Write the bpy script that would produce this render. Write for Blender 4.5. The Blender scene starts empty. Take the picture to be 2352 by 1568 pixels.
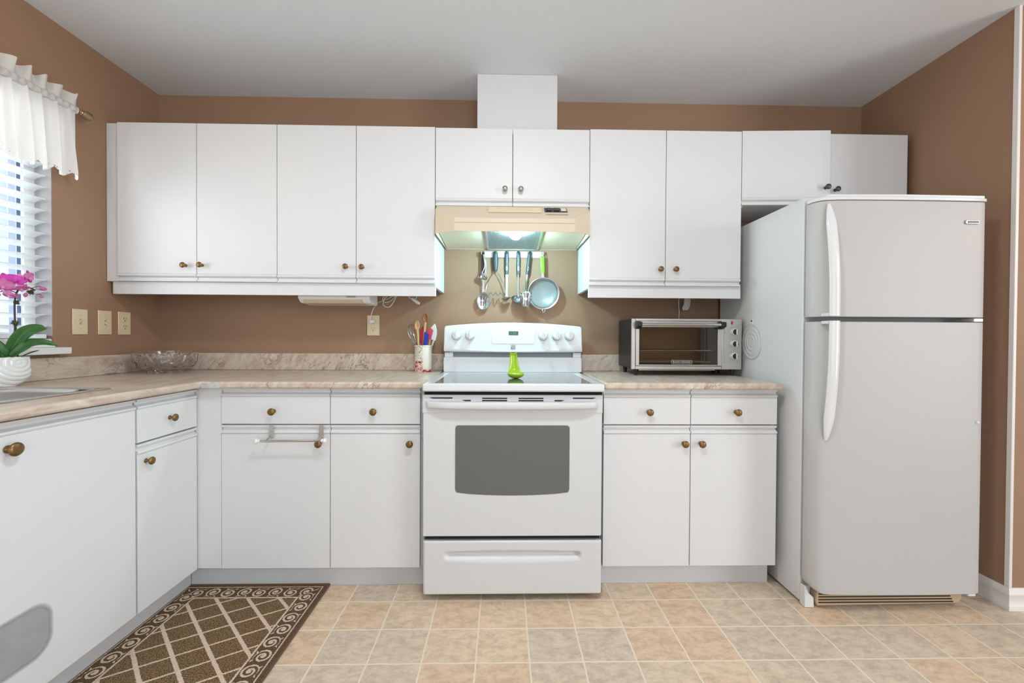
import bpy, bmesh, math, random
from mathutils import Vector, Matrix
from math import sin, cos, pi, radians, sqrt
random.seed(7)
S = bpy.context.scene
COL = S.collection

# ------------------------------------------------------------------ camera, world, lights, exposure
def look_matrix(yaw, pitch, roll):
    f = Vector((-sin(yaw)*cos(pitch), cos(yaw)*cos(pitch), sin(pitch)))
    r = Vector((cos(yaw), sin(yaw), 0)); u = r.cross(f)
    r2 = cos(roll)*r + sin(roll)*u; u2 = -sin(roll)*r + cos(roll)*u
    return Matrix((r2, u2, -f)).transposed()
cd = bpy.data.cameras.new('camera'); cam = bpy.data.objects.new('camera', cd); COL.objects.link(cam)
cd.sensor_width = 36; cd.lens = 966.03/2352*36; cd.clip_start = .02
cam.matrix_world = Matrix.Translation((1.932, -2.4069, 1.0991)) @ look_matrix(-.0205, -.011, .0054).to_4x4()
S.camera = cam
S.view_settings.view_transform = 'Standard'; S.view_settings.look = 'None'
S.view_settings.gamma = 1; S.view_settings.exposure = -0.32; S.view_settings.use_curve_mapping = False

w = bpy.data.worlds.new('sky'); S.world = w; w.use_nodes = True
nt = w.node_tree; bg = nt.nodes['Background']
tc = nt.nodes.new('ShaderNodeTexCoord'); nz = nt.nodes.new('ShaderNodeTexNoise'); nz.inputs['Scale'].default_value = 6
rp = nt.nodes.new('ShaderNodeValToRGB')
rp.color_ramp.elements[0].position = .35; rp.color_ramp.elements[0].color = (.40, .66, .86, 1)
rp.color_ramp.elements[1].position = .6; rp.color_ramp.elements[1].color = (.86, .97, 1, 1)
nt.links.new(tc.outputs['Generated'], nz.inputs['Vector']); nt.links.new(nz.outputs['Fac'], rp.inputs['Fac'])
nt.links.new(rp.outputs['Color'], bg.inputs['Color']); bg.inputs['Strength'].default_value = 1.5

def light(name, kind, loc, power, color=(1, 1, 1), size=.1, rot=(0, 0, 0), sy=None):
    l = bpy.data.lights.new(name, kind); l.energy = power; l.color = color
    if kind == 'AREA':
        l.size = size
        if sy: l.shape = 'RECTANGLE'; l.size_y = sy
    else: l.shadow_soft_size = size
    o = bpy.data.objects.new(name, l); o.location = loc; o.rotation_euler = rot; COL.objects.link(o); return o
# ceiling lamp over the middle of the kitchen (above the frame), soft fill added at the unseen rear opening,
# warm lamp in the hallway past the right wall, warm lamp over the sink
light('ceiling_lamp_light', 'POINT', (2.0, -1.75, 2.30), 9, (.95, .98, 1), .10)
light('ceiling_lamp_downlight', 'AREA', (2.0, -1.75, 2.385), 19, (.95, .98, 1), .26).data.shape = 'DISK'
light('rear_fill', 'AREA', (2.6, -5.65, 1.35), 56, (.88, .955, 1), 3.4, (radians(90), 0, 0), 2.2)
light('side_fill', 'AREA', (6.5, -3.5, 1.4), 135, (.88, .955, 1), 2.2, (0, radians(90), 0), 1.6)  # unseen fill added to brighten the left doors; no window is built here
light('hallway_lamp_light', 'POINT', (4.75, -1.35, 1.75), 7, (1, .58, .28), .06)
light('sink_lamp_light', 'POINT', (.26, -1.5, 2.28), 3.2, (1, .70, .38), .06)
light('window_daylight', 'AREA', (-.55, -1.35, 1.70), 62, (.97, .985, 1), 1.6, (0, radians(-78), 0), 1.3)

# ------------------------------------------------------------------ materials
def newmat(name):
    m = bpy.data.materials.new(name); m.use_nodes = True
    return m, m.node_tree, m.node_tree.nodes['Principled BSDF']
def srgb(r, g, b):
    f = lambda c: (c/255/12.92 if c <= 10.3 else ((c/255+.055)/1.055)**2.4)
    return (f(r), f(g), f(b), 1)
def N(nt, t, **k):
    n = nt.nodes.new(t)
    for a, v in k.items():
        if a.startswith('i_'): n.inputs[a[2:].replace('_', ' ')].default_value = v
        else: setattr(n, a, v)
    return n
def M_(nt, op, a, b=None, c=None):
    n = nt.nodes.new('ShaderNodeMath'); n.operation = op
    for i, v in enumerate((a, b, c)):
        if v is None: continue
        if isinstance(v, (int, float)): n.inputs[i].default_value = v
        else: nt.links.new(v, n.inputs[i])
    return n.outputs[0]
def mixc(nt, fac, a, b):
    n = nt.nodes.new('ShaderNodeMix'); n.data_type = 'RGBA'
    for k, v in ((0, fac), (6, a), (7, b)):
        if isinstance(v, (int, float, tuple)): n.inputs[k].default_value = v
        else: nt.links.new(v, n.inputs[k])
    return n.outputs[2]
def mat(name, col, rough=.5, metal=0, bump=0, bscale=200, var=0, vscale=8, trans=0, ior=1.45, coat=0, emit=None, estr=0, spec=None, alpha=1):
    m, nt, b = newmat(name)
    c = srgb(*col) if max(col) > 1 else (*col, 1)
    b.inputs['Base Color'].default_value = c; b.inputs['Roughness'].default_value = rough
    b.inputs['Metallic'].default_value = metal; b.inputs['IOR'].default_value = ior
    b.inputs['Transmission Weight'].default_value = trans; b.inputs['Coat Weight'].default_value = coat
    if spec is not None: b.inputs['Specular IOR Level'].default_value = spec
    if emit: b.inputs['Emission Color'].default_value = (*emit, 1); b.inputs['Emission Strength'].default_value = estr
    b.inputs['Alpha'].default_value = alpha
    if bump or var:
        g = N(nt, 'ShaderNodeNewGeometry')
    if var:
        n = N(nt, 'ShaderNodeTexNoise', i_Scale=vscale, i_Detail=4.0); nt.links.new(g.outputs['Position'], n.inputs['Vector'])
        d = tuple(x*(1-var) for x in c[:3])+(1,); e = tuple(min(1, x*(1+var)) for x in c[:3])+(1,)
        nt.links.new(mixc(nt, n.outputs['Fac'], d, e), b.inputs['Base Color'])
    if bump:
        n = N(nt, 'ShaderNodeTexNoise', i_Scale=bscale, i_Detail=3.0); nt.links.new(g.outputs['Position'], n.inputs['Vector'])
        bp = N(nt, 'ShaderNodeBump', i_Strength=bump, i_Distance=.002); nt.links.new(n.outputs['Fac'], bp.inputs['Height'])
        nt.links.new(bp.outputs['Normal'], b.inputs['Normal'])
    return m
WHITE = mat('white_laminate', (.71, .71, .72), .42, bump=.06, bscale=120)
WSIDE = mat('white_panel', (.70, .70, .70), .5)
TOE = mat('toe_kick_white', (.62, .62, .63), .6, bump=.1)
WALLM = mat('brown_paint', (.335, .200, .124), .75, bump=.3, bscale=260, var=.10, vscale=320)
CEIL = mat('ceiling_texture', (.76, .80, .845), .9, bump=.35, bscale=170, var=.05, vscale=200)
TRIM = mat('trim_white', (.78, .75, .72), .45)
ENAMEL = mat('white_enamel', (.70, .72, .73), .18, coat=.3)
ENAMEL2 = mat('white_enamel_door', (.645, .65, .66), .3)
FRSIDE = mat('fridge_side_lit', (.70, .70, .70), .4, bump=.1, bscale=260)  # lighter than the doors: light on the side put into the colour
FRIDGE = mat('fridge_door_shaded', (.50, .49, .485), .45, bump=.12, bscale=260)  # same white darkened for the dimmer light on the door fronts
FRHAND = mat('fridge_handle_white', (.74, .74, .74), .16)
GREYP = mat('grey_gasket', (.30, .30, .30), .6)
BRASS = mat('antique_brass', (.23, .14, .055), .38, metal=.85, var=.25, vscale=90)
PEWTER = mat('pewter_knob', (.36, .33, .29), .35, metal=.85)
DARKKN = mat('dark_pewter_knob', (.10, .09, .085), .4, metal=.7)
CHROME = mat('chrome', (.60, .61, .62), .13, metal=1)
STEEL = mat('stainless_steel', (.42, .42, .42), .28, metal=1)
STEELD = mat('brushed_steel_trim', (.56, .53, .50), .36, metal=.9)
SINKM = mat('sink_steel', (.50, .47, .44), .35, metal=.8)
BLACK = mat('black_plastic', (.014, .014, .016), .4)
BLACKM = mat('black_enamel', (.016, .016, .017), .4)
DGREY = mat('charcoal_handle', (.018, .027, .032), .45)
DARK = mat('opening_shade', (.01, .01, .01), .9)  # flat black painting the shade inside gaps and openings
CREAM = mat('almond_enamel', (.67, .56, .42), .35)
CREAMP = mat('ivory_plate', (.72, .60, .39), .35)
IVSLOT = mat('ivory_slot', (.07, .05, .03), .6)
GLASS_DK = mat('oven_glass', (.115, .12, .12), .12, spec=.7)
COOKG = mat('cooktop_glass', (.10, .105, .11), .06, spec=.9, coat=.5)
RING = mat('burner_ring', (.55, .57, .58), .3)
LIME = mat('lime_plastic', (.20, .85, .02), .3)
LIMEC = mat('lime_ceramic', (.36, .56, .02), .12, coat=.4)
WOOD = mat('light_wood', (.62, .36, .16), .55, var=.2, vscale=60)
WOODD = mat('dark_wood', (.32, .13, .04), .5, var=.3, vscale=70)
REDP = mat('red_silicone', (.42, .012, .03), .35)
PINKP = mat('coral_silicone', (.72, .05, .10), .4)
BLUEP = mat('blue_silicone', (.005, .03, .33), .35)
WPLAS = mat('white_plastic', (.80, .79, .77), .35)
CORD = mat('white_cord', (.72, .70, .68), .5)
BLINDM = mat('blind_white', (.82, .86, .88), .35)
GREEN = mat('orchid_leaf', (.028, .115, .018), .3, var=.3, vscale=40)
STEM = mat('orchid_stem', (.035, .03, .035), .5)
MOSS = mat('moss', (.055, .065, .015), .9, var=.5, vscale=300)
POT = mat('white_ceramic', (.80, .80, .78), .12, coat=.4)
DIAL = mat('dial_silver', (.68, .68, .66), .3)
REDL = mat('red_light', (.5, .01, .01), .25)
LCD = mat('display_green', (.06, .09, .07), .3)
LCDT = mat('display_digits', (.12, .32, .13), .4, emit=(.15, .5, .18), estr=.25)
INK = mat('grey_print', (.22, .24, .26), .5)
INKL = mat('pale_print', (.55, .58, .60), .5)
LOGOD = mat('logo_dark', (.05, .05, .055), .3, metal=.6)
BEIGEG = mat('beige_grille', (.50, .38, .25), .5)
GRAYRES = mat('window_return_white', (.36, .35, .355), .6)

def marble():
    m, nt, b = newmat('beige_marble_laminate')
    g = N(nt, 'ShaderNodeNewGeometry')
    mp = N(nt, 'ShaderNodeMapping'); mp.inputs['Rotation'].default_value = (.15, .95, .35); nt.links.new(g.outputs['Position'], mp.inputs['Vector'])
    st = N(nt, 'ShaderNodeMapping'); st.inputs['Scale'].default_value = (10, 5, 24); nt.links.new(mp.outputs[0], st.inputs['Vector'])
    sv = N(nt, 'ShaderNodeMapping'); sv.inputs['Scale'].default_value = (1, 1, 2.6); nt.links.new(mp.outputs[0], sv.inputs['Vector'])
    n1 = N(nt, 'ShaderNodeTexNoise', i_Scale=1.6, i_Detail=9.0, i_Roughness=.70, i_Distortion=.5); nt.links.new(st.outputs[0], n1.inputs['Vector'])
    n2 = N(nt, 'ShaderNodeTexNoise', i_Scale=3.4, i_Detail=7.0, i_Roughness=.62, i_Distortion=1.0); nt.links.new(sv.outputs[0], n2.inputs['Vector'])
    r = N(nt, 'ShaderNodeValToRGB'); e = r.color_ramp.elements
    e[0].position = .30; e[0].color = (.37, .275, .22, 1); e[1].position = .68; e[1].color = (.70, .63, .53, 1)
    k = e.new(.44); k.color = (.54, .425, .345, 1); k = e.new(.54); k.color = (.61, .51, .42, 1)
    nt.links.new(n1.outputs['Fac'], r.inputs['Fac'])
    v = M_(nt, 'ABSOLUTE', M_(nt, 'SUBTRACT', n2.outputs['Fac'], .5))
    v = M_(nt, 'MULTIPLY', M_(nt, 'SUBTRACT', 1, M_(nt, 'MINIMUM', M_(nt, 'MULTIPLY', v, 75), 1)), .75)
    n3 = N(nt, 'ShaderNodeTexNoise', i_Scale=4.0, i_Detail=1.0); nt.links.new(g.outputs['Position'], n3.inputs['Vector'])
    v = M_(nt, 'MULTIPLY', v, M_(nt, 'MINIMUM', M_(nt, 'MAXIMUM', M_(nt, 'MULTIPLY', M_(nt, 'SUBTRACT', n3.outputs['Fac'], .47), 12), 0), 1))
    nt.links.new(mixc(nt, v, r.outputs['Color'], (.14, .085, .065, 1)), b.inputs['Base Color'])
    b.inputs['Roughness'].default_value = .28
    return m
MARBLE = marble()

def tile_floor():
    m, nt, b = newmat('beige_vinyl_tile')
    g = N(nt, 'ShaderNodeNewGeometry'); sp = N(nt, 'ShaderNodeSeparateXYZ')
    wn = N(nt, 'ShaderNodeTexNoise', i_Scale=22.0, i_Detail=2.0); nt.links.new(g.outputs['Position'], wn.inputs['Vector'])
    wob = N(nt, 'ShaderNodeVectorMath', operation='SCALE'); wob.inputs['Scale'].default_value = .005
    nt.links.new(wn.outputs['Color'], wob.inputs[0])
    ad = N(nt, 'ShaderNodeVectorMath', operation='ADD'); nt.links.new(g.outputs['Position'], ad.inputs[0]); nt.links.new(wob.outputs[0], ad.inputs[1])
    nt.links.new(ad.outputs[0], sp.inputs[0])
    u = M_(nt, 'DIVIDE', M_(nt, 'SUBTRACT', sp.outputs[0], 1.8465), .1827)
    v = M_(nt, 'DIVIDE', M_(nt, 'ADD', sp.outputs[1], .6645), .1667)
    fu, fv = M_(nt, 'FRACT', u), M_(nt, 'FRACT', v)
    du = M_(nt, 'MULTIPLY', M_(nt, 'MINIMUM', fu, M_(nt, 'SUBTRACT', 1, fu)), .1827)
    dv = M_(nt, 'MULTIPLY', M_(nt, 'MINIMUM', fv, M_(nt, 'SUBTRACT', 1, fv)), .1667)
    d = M_(nt, 'MINIMUM', du, dv)
    grout = M_(nt, 'SUBTRACT', 1, M_(nt, 'MINIMUM', M_(nt, 'MAXIMUM', M_(nt, 'MULTIPLY', M_(nt, 'SUBTRACT', d, .0022), 700), 0), 1))
    cb = N(nt, 'ShaderNodeCombineXYZ'); nt.links.new(M_(nt, 'FLOOR', u), cb.inputs[0]); nt.links.new(M_(nt, 'FLOOR', v), cb.inputs[1])
    wh = N(nt, 'ShaderNodeTexWhiteNoise', noise_dimensions='3D'); nt.links.new(cb.outputs[0], wh.inputs['Vector'])
    r = N(nt, 'ShaderNodeValToRGB'); e = r.color_ramp.elements
    e[0].position = 0; e[0].color = (.72, .53, .36, 1); e[1].position = 1; e[1].color = (.68, .56, .43, 1)
    k = e.new(.35); k.color = (.76, .59, .42, 1); k = e.new(.7); k.color = (.66, .545, .42, 1)
    nt.links.new(wh.outputs['Value'], r.inputs['Fac'])
    off = N(nt, 'ShaderNodeVectorMath', operation='MULTIPLY_ADD'); off.inputs[1].default_value = (3.1, 5.3, 1.7)
    nt.links.new(cb.outputs[0], off.inputs[0]); nt.links.new(g.outputs['Position'], off.inputs[2])
    sc = N(nt, 'ShaderNodeMapping'); sc.inputs['Scale'].default_value = (1, 1.7, 1); sc.inputs['Rotation'].default_value = (0, 0, .3); nt.links.new(off.outputs[0], sc.inputs['Vector'])
    n1 = N(nt, 'ShaderNodeTexNoise', i_Scale=17.0, i_Detail=10.0, i_Roughness=.78, i_Distortion=.35); nt.links.new(sc.outputs[0], n1.inputs['Vector'])
    r2 = N(nt, 'ShaderNodeValToRGB'); e = r2.color_ramp.elements
    e[0].position = .32; e[0].color = (.62, .59, .57, 1); e[1].position = .64; e[1].color = (1.12, 1.12, 1.12, 1)
    k = e.new(.46); k.color = (.86, .85, .84, 1); k = e.new(.53); k.color = (1.0, 1.0, 1.0, 1)
    nt.links.new(n1.outputs['Fac'], r2.inputs['Fac'])
    mu = nt.nodes.new('ShaderNodeMix'); mu.data_type = 'RGBA'; mu.blend_type = 'MULTIPLY'; mu.inputs[0].default_value = .85
    nt.links.new(r.outputs['Color'], mu.inputs[6]); nt.links.new(r2.outputs['Color'], mu.inputs[7])
    nt.links.new(mixc(nt, grout, mu.outputs[2], (.82, .72, .58, 1)), b.inputs['Base Color'])
    b.inputs['Roughness'].default_value = .45
    bp = N(nt, 'ShaderNodeBump', i_Strength=.25, i_Distance=.003); nt.links.new(M_(nt, 'ADD', M_(nt, 'MULTIPLY', grout, -1.0), M_(nt, 'MULTIPLY', n1.outputs['Fac'], .5)), bp.inputs['Height'])
    nt.links.new(bp.outputs['Normal'], b.inputs['Normal'])
    return m
TILE = tile_floor()

RX0, RX1, RY1, RY0 = .556, 1.172, -.5505, -1.62      # rug extent
def rug_mat():
    m, nt, b = newmat('woven_rug')
    g = N(nt, 'ShaderNodeNewGeometry'); sp = N(nt, 'ShaderNodeSeparateXYZ')
    wn = N(nt, 'ShaderNodeTexNoise', i_Scale=260.0, i_Detail=1.0); nt.links.new(g.outputs['Position'], wn.inputs['Vector'])
    wob = N(nt, 'ShaderNodeVectorMath', operation='SCALE'); wob.inputs['Scale'].default_value = .006
    nt.links.new(wn.outputs['Color'], wob.inputs[0])
    ad = N(nt, 'ShaderNodeVectorMath', operation='ADD'); nt.links.new(g.outputs['Position'], ad.inputs[0]); nt.links.new(wob.outputs[0], ad.inputs[1])
    nt.links.new(ad.outputs[0], sp.inputs[0])
    X = M_(nt, 'SUBTRACT', sp.outputs[0], .003); Y = M_(nt, 'SUBTRACT', sp.outputs[1], .003)
    xl = M_(nt, 'SUBTRACT', X, RX0); xr = M_(nt, 'SUBTRACT', RX1, X); yt = M_(nt, 'SUBTRACT', RY1, Y); yb = M_(nt, 'SUBTRACT', Y, RY0)
    ex = M_(nt, 'MINIMUM', xl, xr); ey = M_(nt, 'MINIMUM', yt, yb); d = M_(nt, 'MINIMUM', ex, ey)
    band = lambda v, a, c: M_(nt, 'MULTIPLY', M_(nt, 'GREATER_THAN', v, a), M_(nt, 'LESS_THAN', v, c))
    OR = lambda a, c: M_(nt, 'MAXIMUM', a, c)
    # field lattice
    def fam(nx, ny, sp_, o, wd):
        q = M_(nt, 'ADD', M_(nt, 'MULTIPLY', X, nx), M_(nt, 'MULTIPLY', Y, ny))
        f = M_(nt, 'FRACT', M_(nt, 'DIVIDE', M_(nt, 'SUBTRACT', q, o-wd/2), sp_))
        return M_(nt, 'LESS_THAN', f, wd/sp_)
    lat = OR(fam(.696, .718, .0905, .0529, .0125), fam(-.502, .865, .0885, -.979, .0075))
    infield = M_(nt, 'GREATER_THAN', d, .098)
    lines = OR(band(d, .018, .0225), band(d, .090, .0975))
    # scroll border: spirals in cells along the edge
    hor = M_(nt, 'LESS_THAN', ey, ex)
    along = M_(nt, 'ADD', M_(nt, 'MULTIPLY', hor, X), M_(nt, 'MULTIPLY', M_(nt, 'SUBTRACT', 1, hor), M_(nt, 'MULTIPLY', Y, -1)))
    c = .0655
    cell = M_(nt, 'DIVIDE', M_(nt, 'SUBTRACT', along, .02), c)
    par = M_(nt, 'MODULO', M_(nt, 'ADD', M_(nt, 'FLOOR', cell), 100), 2)
    sg = M_(nt, 'SUBTRACT', M_(nt, 'MULTIPLY', par, 2), 1)
    uu = M_(nt, 'MULTIPLY', M_(nt, 'SUBTRACT', M_(nt, 'FRACT', cell), .5), c)
    vv = M_(nt, 'MULTIPLY', M_(nt, 'SUBTRACT', M_(nt, 'SUBTRACT', d, .0575), M_(nt, 'MULTIPLY', sg, .003)), sg)
    rr = M_(nt, 'SQRT', M_(nt, 'ADD', M_(nt, 'MULTIPLY', uu, uu), M_(nt, 'MULTIPLY', vv, vv)))
    th = M_(nt, 'DIVIDE', M_(nt, 'ARCTAN2', vv, uu), 2*pi)
    spi = M_(nt, 'FRACT', M_(nt, 'SUBTRACT', M_(nt, 'DIVIDE', rr, .0155), th))
    scroll = OR(M_(nt, 'MULTIPLY', M_(nt, 'LESS_THAN', spi, .46), M_(nt, 'LESS_THAN', rr, .0295)), M_(nt, 'LESS_THAN', rr, .007))
    # little leaf hooks between the scrolls
    hk = M_(nt, 'ABSOLUTE', M_(nt, 'SUBTRACT', M_(nt, 'ABSOLUTE', uu), M_(nt, 'ADD', .012, M_(nt, 'MULTIPLY', M_(nt, 'ADD', vv, .02), -.9))))
    hook = M_(nt, 'MULTIPLY', M_(nt, 'LESS_THAN', hk, .0035), band(vv, -.031, -.024))
    border = M_(nt, 'MULTIPLY', OR(scroll, hook), band(d, .0235, .089))
    cream = OR(OR(lines, border), M_(nt, 'MULTIPLY', infield, lat))
    n = N(nt, 'ShaderNodeTexNoise', i_Scale=300.0, i_Detail=2.0); nt.links.new(g.outputs['Position'], n.inputs['Vector'])
    nb = M_(nt, 'MINIMUM', M_(nt, 'MAXIMUM', M_(nt, 'MULTIPLY', M_(nt, 'SUBTRACT', n.outputs['Fac'], .38), 4.2), 0), 1)
    fieldc = mixc(nt, nb, (.075, .040, .020, 1), (.31, .205, .110, 1))
    bordc = mixc(nt, nb, (.075, .045, .024, 1), (.17, .115, .065, 1))
    base = mixc(nt, infield, bordc, fieldc)
    edge = M_(nt, 'LESS_THAN', d, .016)
    base = mixc(nt, edge, base, mixc(nt, nb, (.07, .038, .02, 1), (.20, .12, .07, 1)))
    crm = mixc(nt, nb, (.58, .45, .34, 1), (.76, .63, .50, 1))
    nt.links.new(mixc(nt, cream, base, crm), b.inputs['Base Color'])
    b.inputs['Roughness'].default_value = .95; b.inputs['Specular IOR Level'].default_value = .1
    bp = N(nt, 'ShaderNodeBump', i_Strength=.7, i_Distance=.003); nt.links.new(n.outputs['Fac'], bp.inputs['Height']); nt.links.new(bp.outputs['Normal'], b.inputs['Normal'])
    return m
RUGM = rug_mat()

def curtain_mat(name, lace):
    m, nt, b = newmat(name); out = nt.nodes['Material Output']
    d = N(nt, 'ShaderNodeBsdfDiffuse'); t = N(nt, 'ShaderNodeBsdfTranslucent')
    for x in (d, t): x.inputs['Color'].default_value = (.80, .785, .76, 1)
    mx = N(nt, 'ShaderNodeMixShader'); mx.inputs[0].default_value = .30
    nt.links.new(d.outputs[0], mx.inputs[1]); nt.links.new(t.outputs[0], mx.inputs[2])
    last = mx
    if lace:
        g = N(nt, 'ShaderNodeNewGeometry'); v = N(nt, 'ShaderNodeTexVoronoi', i_Scale=95.0); nt.links.new(g.outputs['Position'], v.inputs['Vector'])
        tr = N(nt, 'ShaderNodeBsdfTransparent'); mm = N(nt, 'ShaderNodeMixShader')
        nt.links.new(M_(nt, 'MULTIPLY', M_(nt, 'LESS_THAN', v.outputs['Distance'], .27), .8), mm.inputs[0])
        nt.links.new(mx.outputs[0], mm.inputs[1]); nt.links.new(tr.outputs[0], mm.inputs[2]); last = mm
    nt.links.new(last.outputs[0], out.inputs['Surface']); return m
CURT = curtain_mat('curtain_cotton', False); LACE = curtain_mat('curtain_lace', True)

def glass_mat(name, tint=(1, 1, 1), rough=0.0):
    m, nt, b = newmat(name); b.inputs['Base Color'].default_value = (*tint, 1)
    b.inputs['Transmission Weight'].default_value = 1; b.inputs['Roughness'].default_value = rough; b.inputs['IOR'].default_value = 1.45
    return m
CLEAR = glass_mat('clear_glass'); TOASTG = glass_mat('toaster_glass', (.70, .64, .56), .02)
def thin_glass():
    m, nt, b = newmat('window_pane'); out = nt.nodes['Material Output']
    t = N(nt, 'ShaderNodeBsdfTransparent'); gl = N(nt, 'ShaderNodeBsdfGlossy', i_Roughness=.02); mx = N(nt, 'ShaderNodeMixShader'); mx.inputs[0].default_value = .06
    nt.links.new(t.outputs[0], mx.inputs[1]); nt.links.new(gl.outputs[0], mx.inputs[2]); nt.links.new(mx.outputs[0], out.inputs['Surface']); return m
PANE = thin_glass()
def mesh_mat(name, col, sc, hole, metal=.25):
    m, nt, b = newmat(name); b.inputs['Base Color'].default_value = (*col, 1); b.inputs['Metallic'].default_value = metal; b.inputs['Roughness'].default_value = .35
    g = N(nt, 'ShaderNodeNewGeometry'); sp = N(nt, 'ShaderNodeSeparateXYZ'); nt.links.new(g.outputs['Position'], sp.inputs[0])
    def cell(s): return M_(nt, 'GREATER_THAN', M_(nt, 'FRACT', M_(nt, 'MULTIPLY', s, sc)), hole)
    a = M_(nt, 'ADD', sp.outputs[0], sp.outputs[2]); c = M_(nt, 'SUBTRACT', sp.outputs[0], sp.outputs[2])
    nt.links.new(M_(nt, 'MAXIMUM', cell(a), cell(c)), b.inputs['Alpha']); return m
SIEVE = mesh_mat('sieve_mesh', (.34, .37, .36), 420, .42)
def filter_mat():
    m, nt, b = newmat('grease_filter_mesh'); b.inputs['Metallic'].default_value = 1; b.inputs['Roughness'].default_value = .3
    g = N(nt, 'ShaderNodeNewGeometry'); v = N(nt, 'ShaderNodeTexVoronoi', i_Scale=230.0); nt.links.new(g.outputs['Position'], v.inputs['Vector'])
    nt.links.new(mixc(nt, v.outputs['Distance'], (.30, .34, .33, 1), (.72, .78, .76, 1)), b.inputs['Base Color'])
    bp = N(nt, 'ShaderNodeBump', i_Strength=1.0, i_Distance=.004); nt.links.new(v.outputs['Distance'], bp.inputs['Height']); nt.links.new(bp.outputs['Normal'], b.inputs['Normal'])
    return m
FILT = filter_mat()
def petal_mat(name, c1, c2):
    m, nt, b = newmat(name); g = N(nt, 'ShaderNodeNewGeometry'); n = N(nt, 'ShaderNodeTexNoise', i_Scale=70.0); nt.links.new(g.outputs['Position'], n.inputs['Vector'])
    nt.links.new(mixc(nt, n.outputs['Fac'], (*c1, 1), (*c2, 1)), b.inputs['Base Color']); b.inputs['Roughness'].default_value = .55
    b.inputs['Subsurface Weight'].default_value = .0; return m
PETP = petal_mat('petal_pink', (.62, .14, .42), (.80, .30, .55)); PETM = petal_mat('petal_magenta', (.48, .02, .30), (.66, .06, .45))
BUDM = petal_mat('bud_pink', (.42, .06, .20), (.66, .22, .36))
def crock_mat():
    m, nt, b = newmat('floral_crock'); g = N(nt, 'ShaderNodeNewGeometry'); sp = N(nt, 'ShaderNodeSeparateXYZ'); nt.links.new(g.outputs['Position'], sp.inputs[0])
    n = N(nt, 'ShaderNodeTexNoise', i_Scale=48.0, i_Detail=3.0, i_Distortion=2.5); nt.links.new(g.outputs['Position'], n.inputs['Vector'])
    v = N(nt, 'ShaderNodeTexNoise', i_Scale=60.0, i_Detail=2.0); nt.links.new(g.outputs['Position'], v.inputs['Vector'])
    # the decoration climbs the left side, and runs as a band around the foot
    dx = M_(nt, 'ABSOLUTE', M_(nt, 'SUBTRACT', sp.outputs[0], 1.476)); side = M_(nt, 'LESS_THAN', dx, .026)
    low = M_(nt, 'LESS_THAN', sp.outputs[2], .922); lowL = M_(nt, 'MULTIPLY', M_(nt, 'LESS_THAN', sp.outputs[2], .965), M_(nt, 'LESS_THAN', sp.outputs[0], 1.498))
    reg = M_(nt, 'MAXIMUM', low, lowL)
    r = N(nt, 'ShaderNodeValToRGB'); e = r.color_ramp.elements; r.color_ramp.interpolation = 'CONSTANT'
    e[0].position = 0; e[0].color = (.25, .02, .03, 1); e[1].position = .60; e[1].color = (.74, .66, .56, 1)
    for p_, c_ in ((.40, (.55, .12, .12, 1)), (.46, (.70, .35, .30, 1)), (.52, (.62, .40, .05, 1)), (.545, (.74, .60, .55, 1))): k = e.new(p_); k.color = c_
    nt.links.new(v.outputs['Fac'], r.inputs['Fac'])
    br = M_(nt, 'MULTIPLY', side, M_(nt, 'LESS_THAN', M_(nt, 'ABSOLUTE', M_(nt, 'SUBTRACT', n.outputs['Fac'], .5)), .022))
    c = mixc(nt, br, (.78, .74, .64, 1), (.22, .08, .06, 1)); c = mixc(nt, reg, c, r.outputs['Color'])
    nt.links.new(c, b.inputs['Base Color']); b.inputs['Roughness'].default_value = .2; return m
CROCKM = crock_mat()

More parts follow.
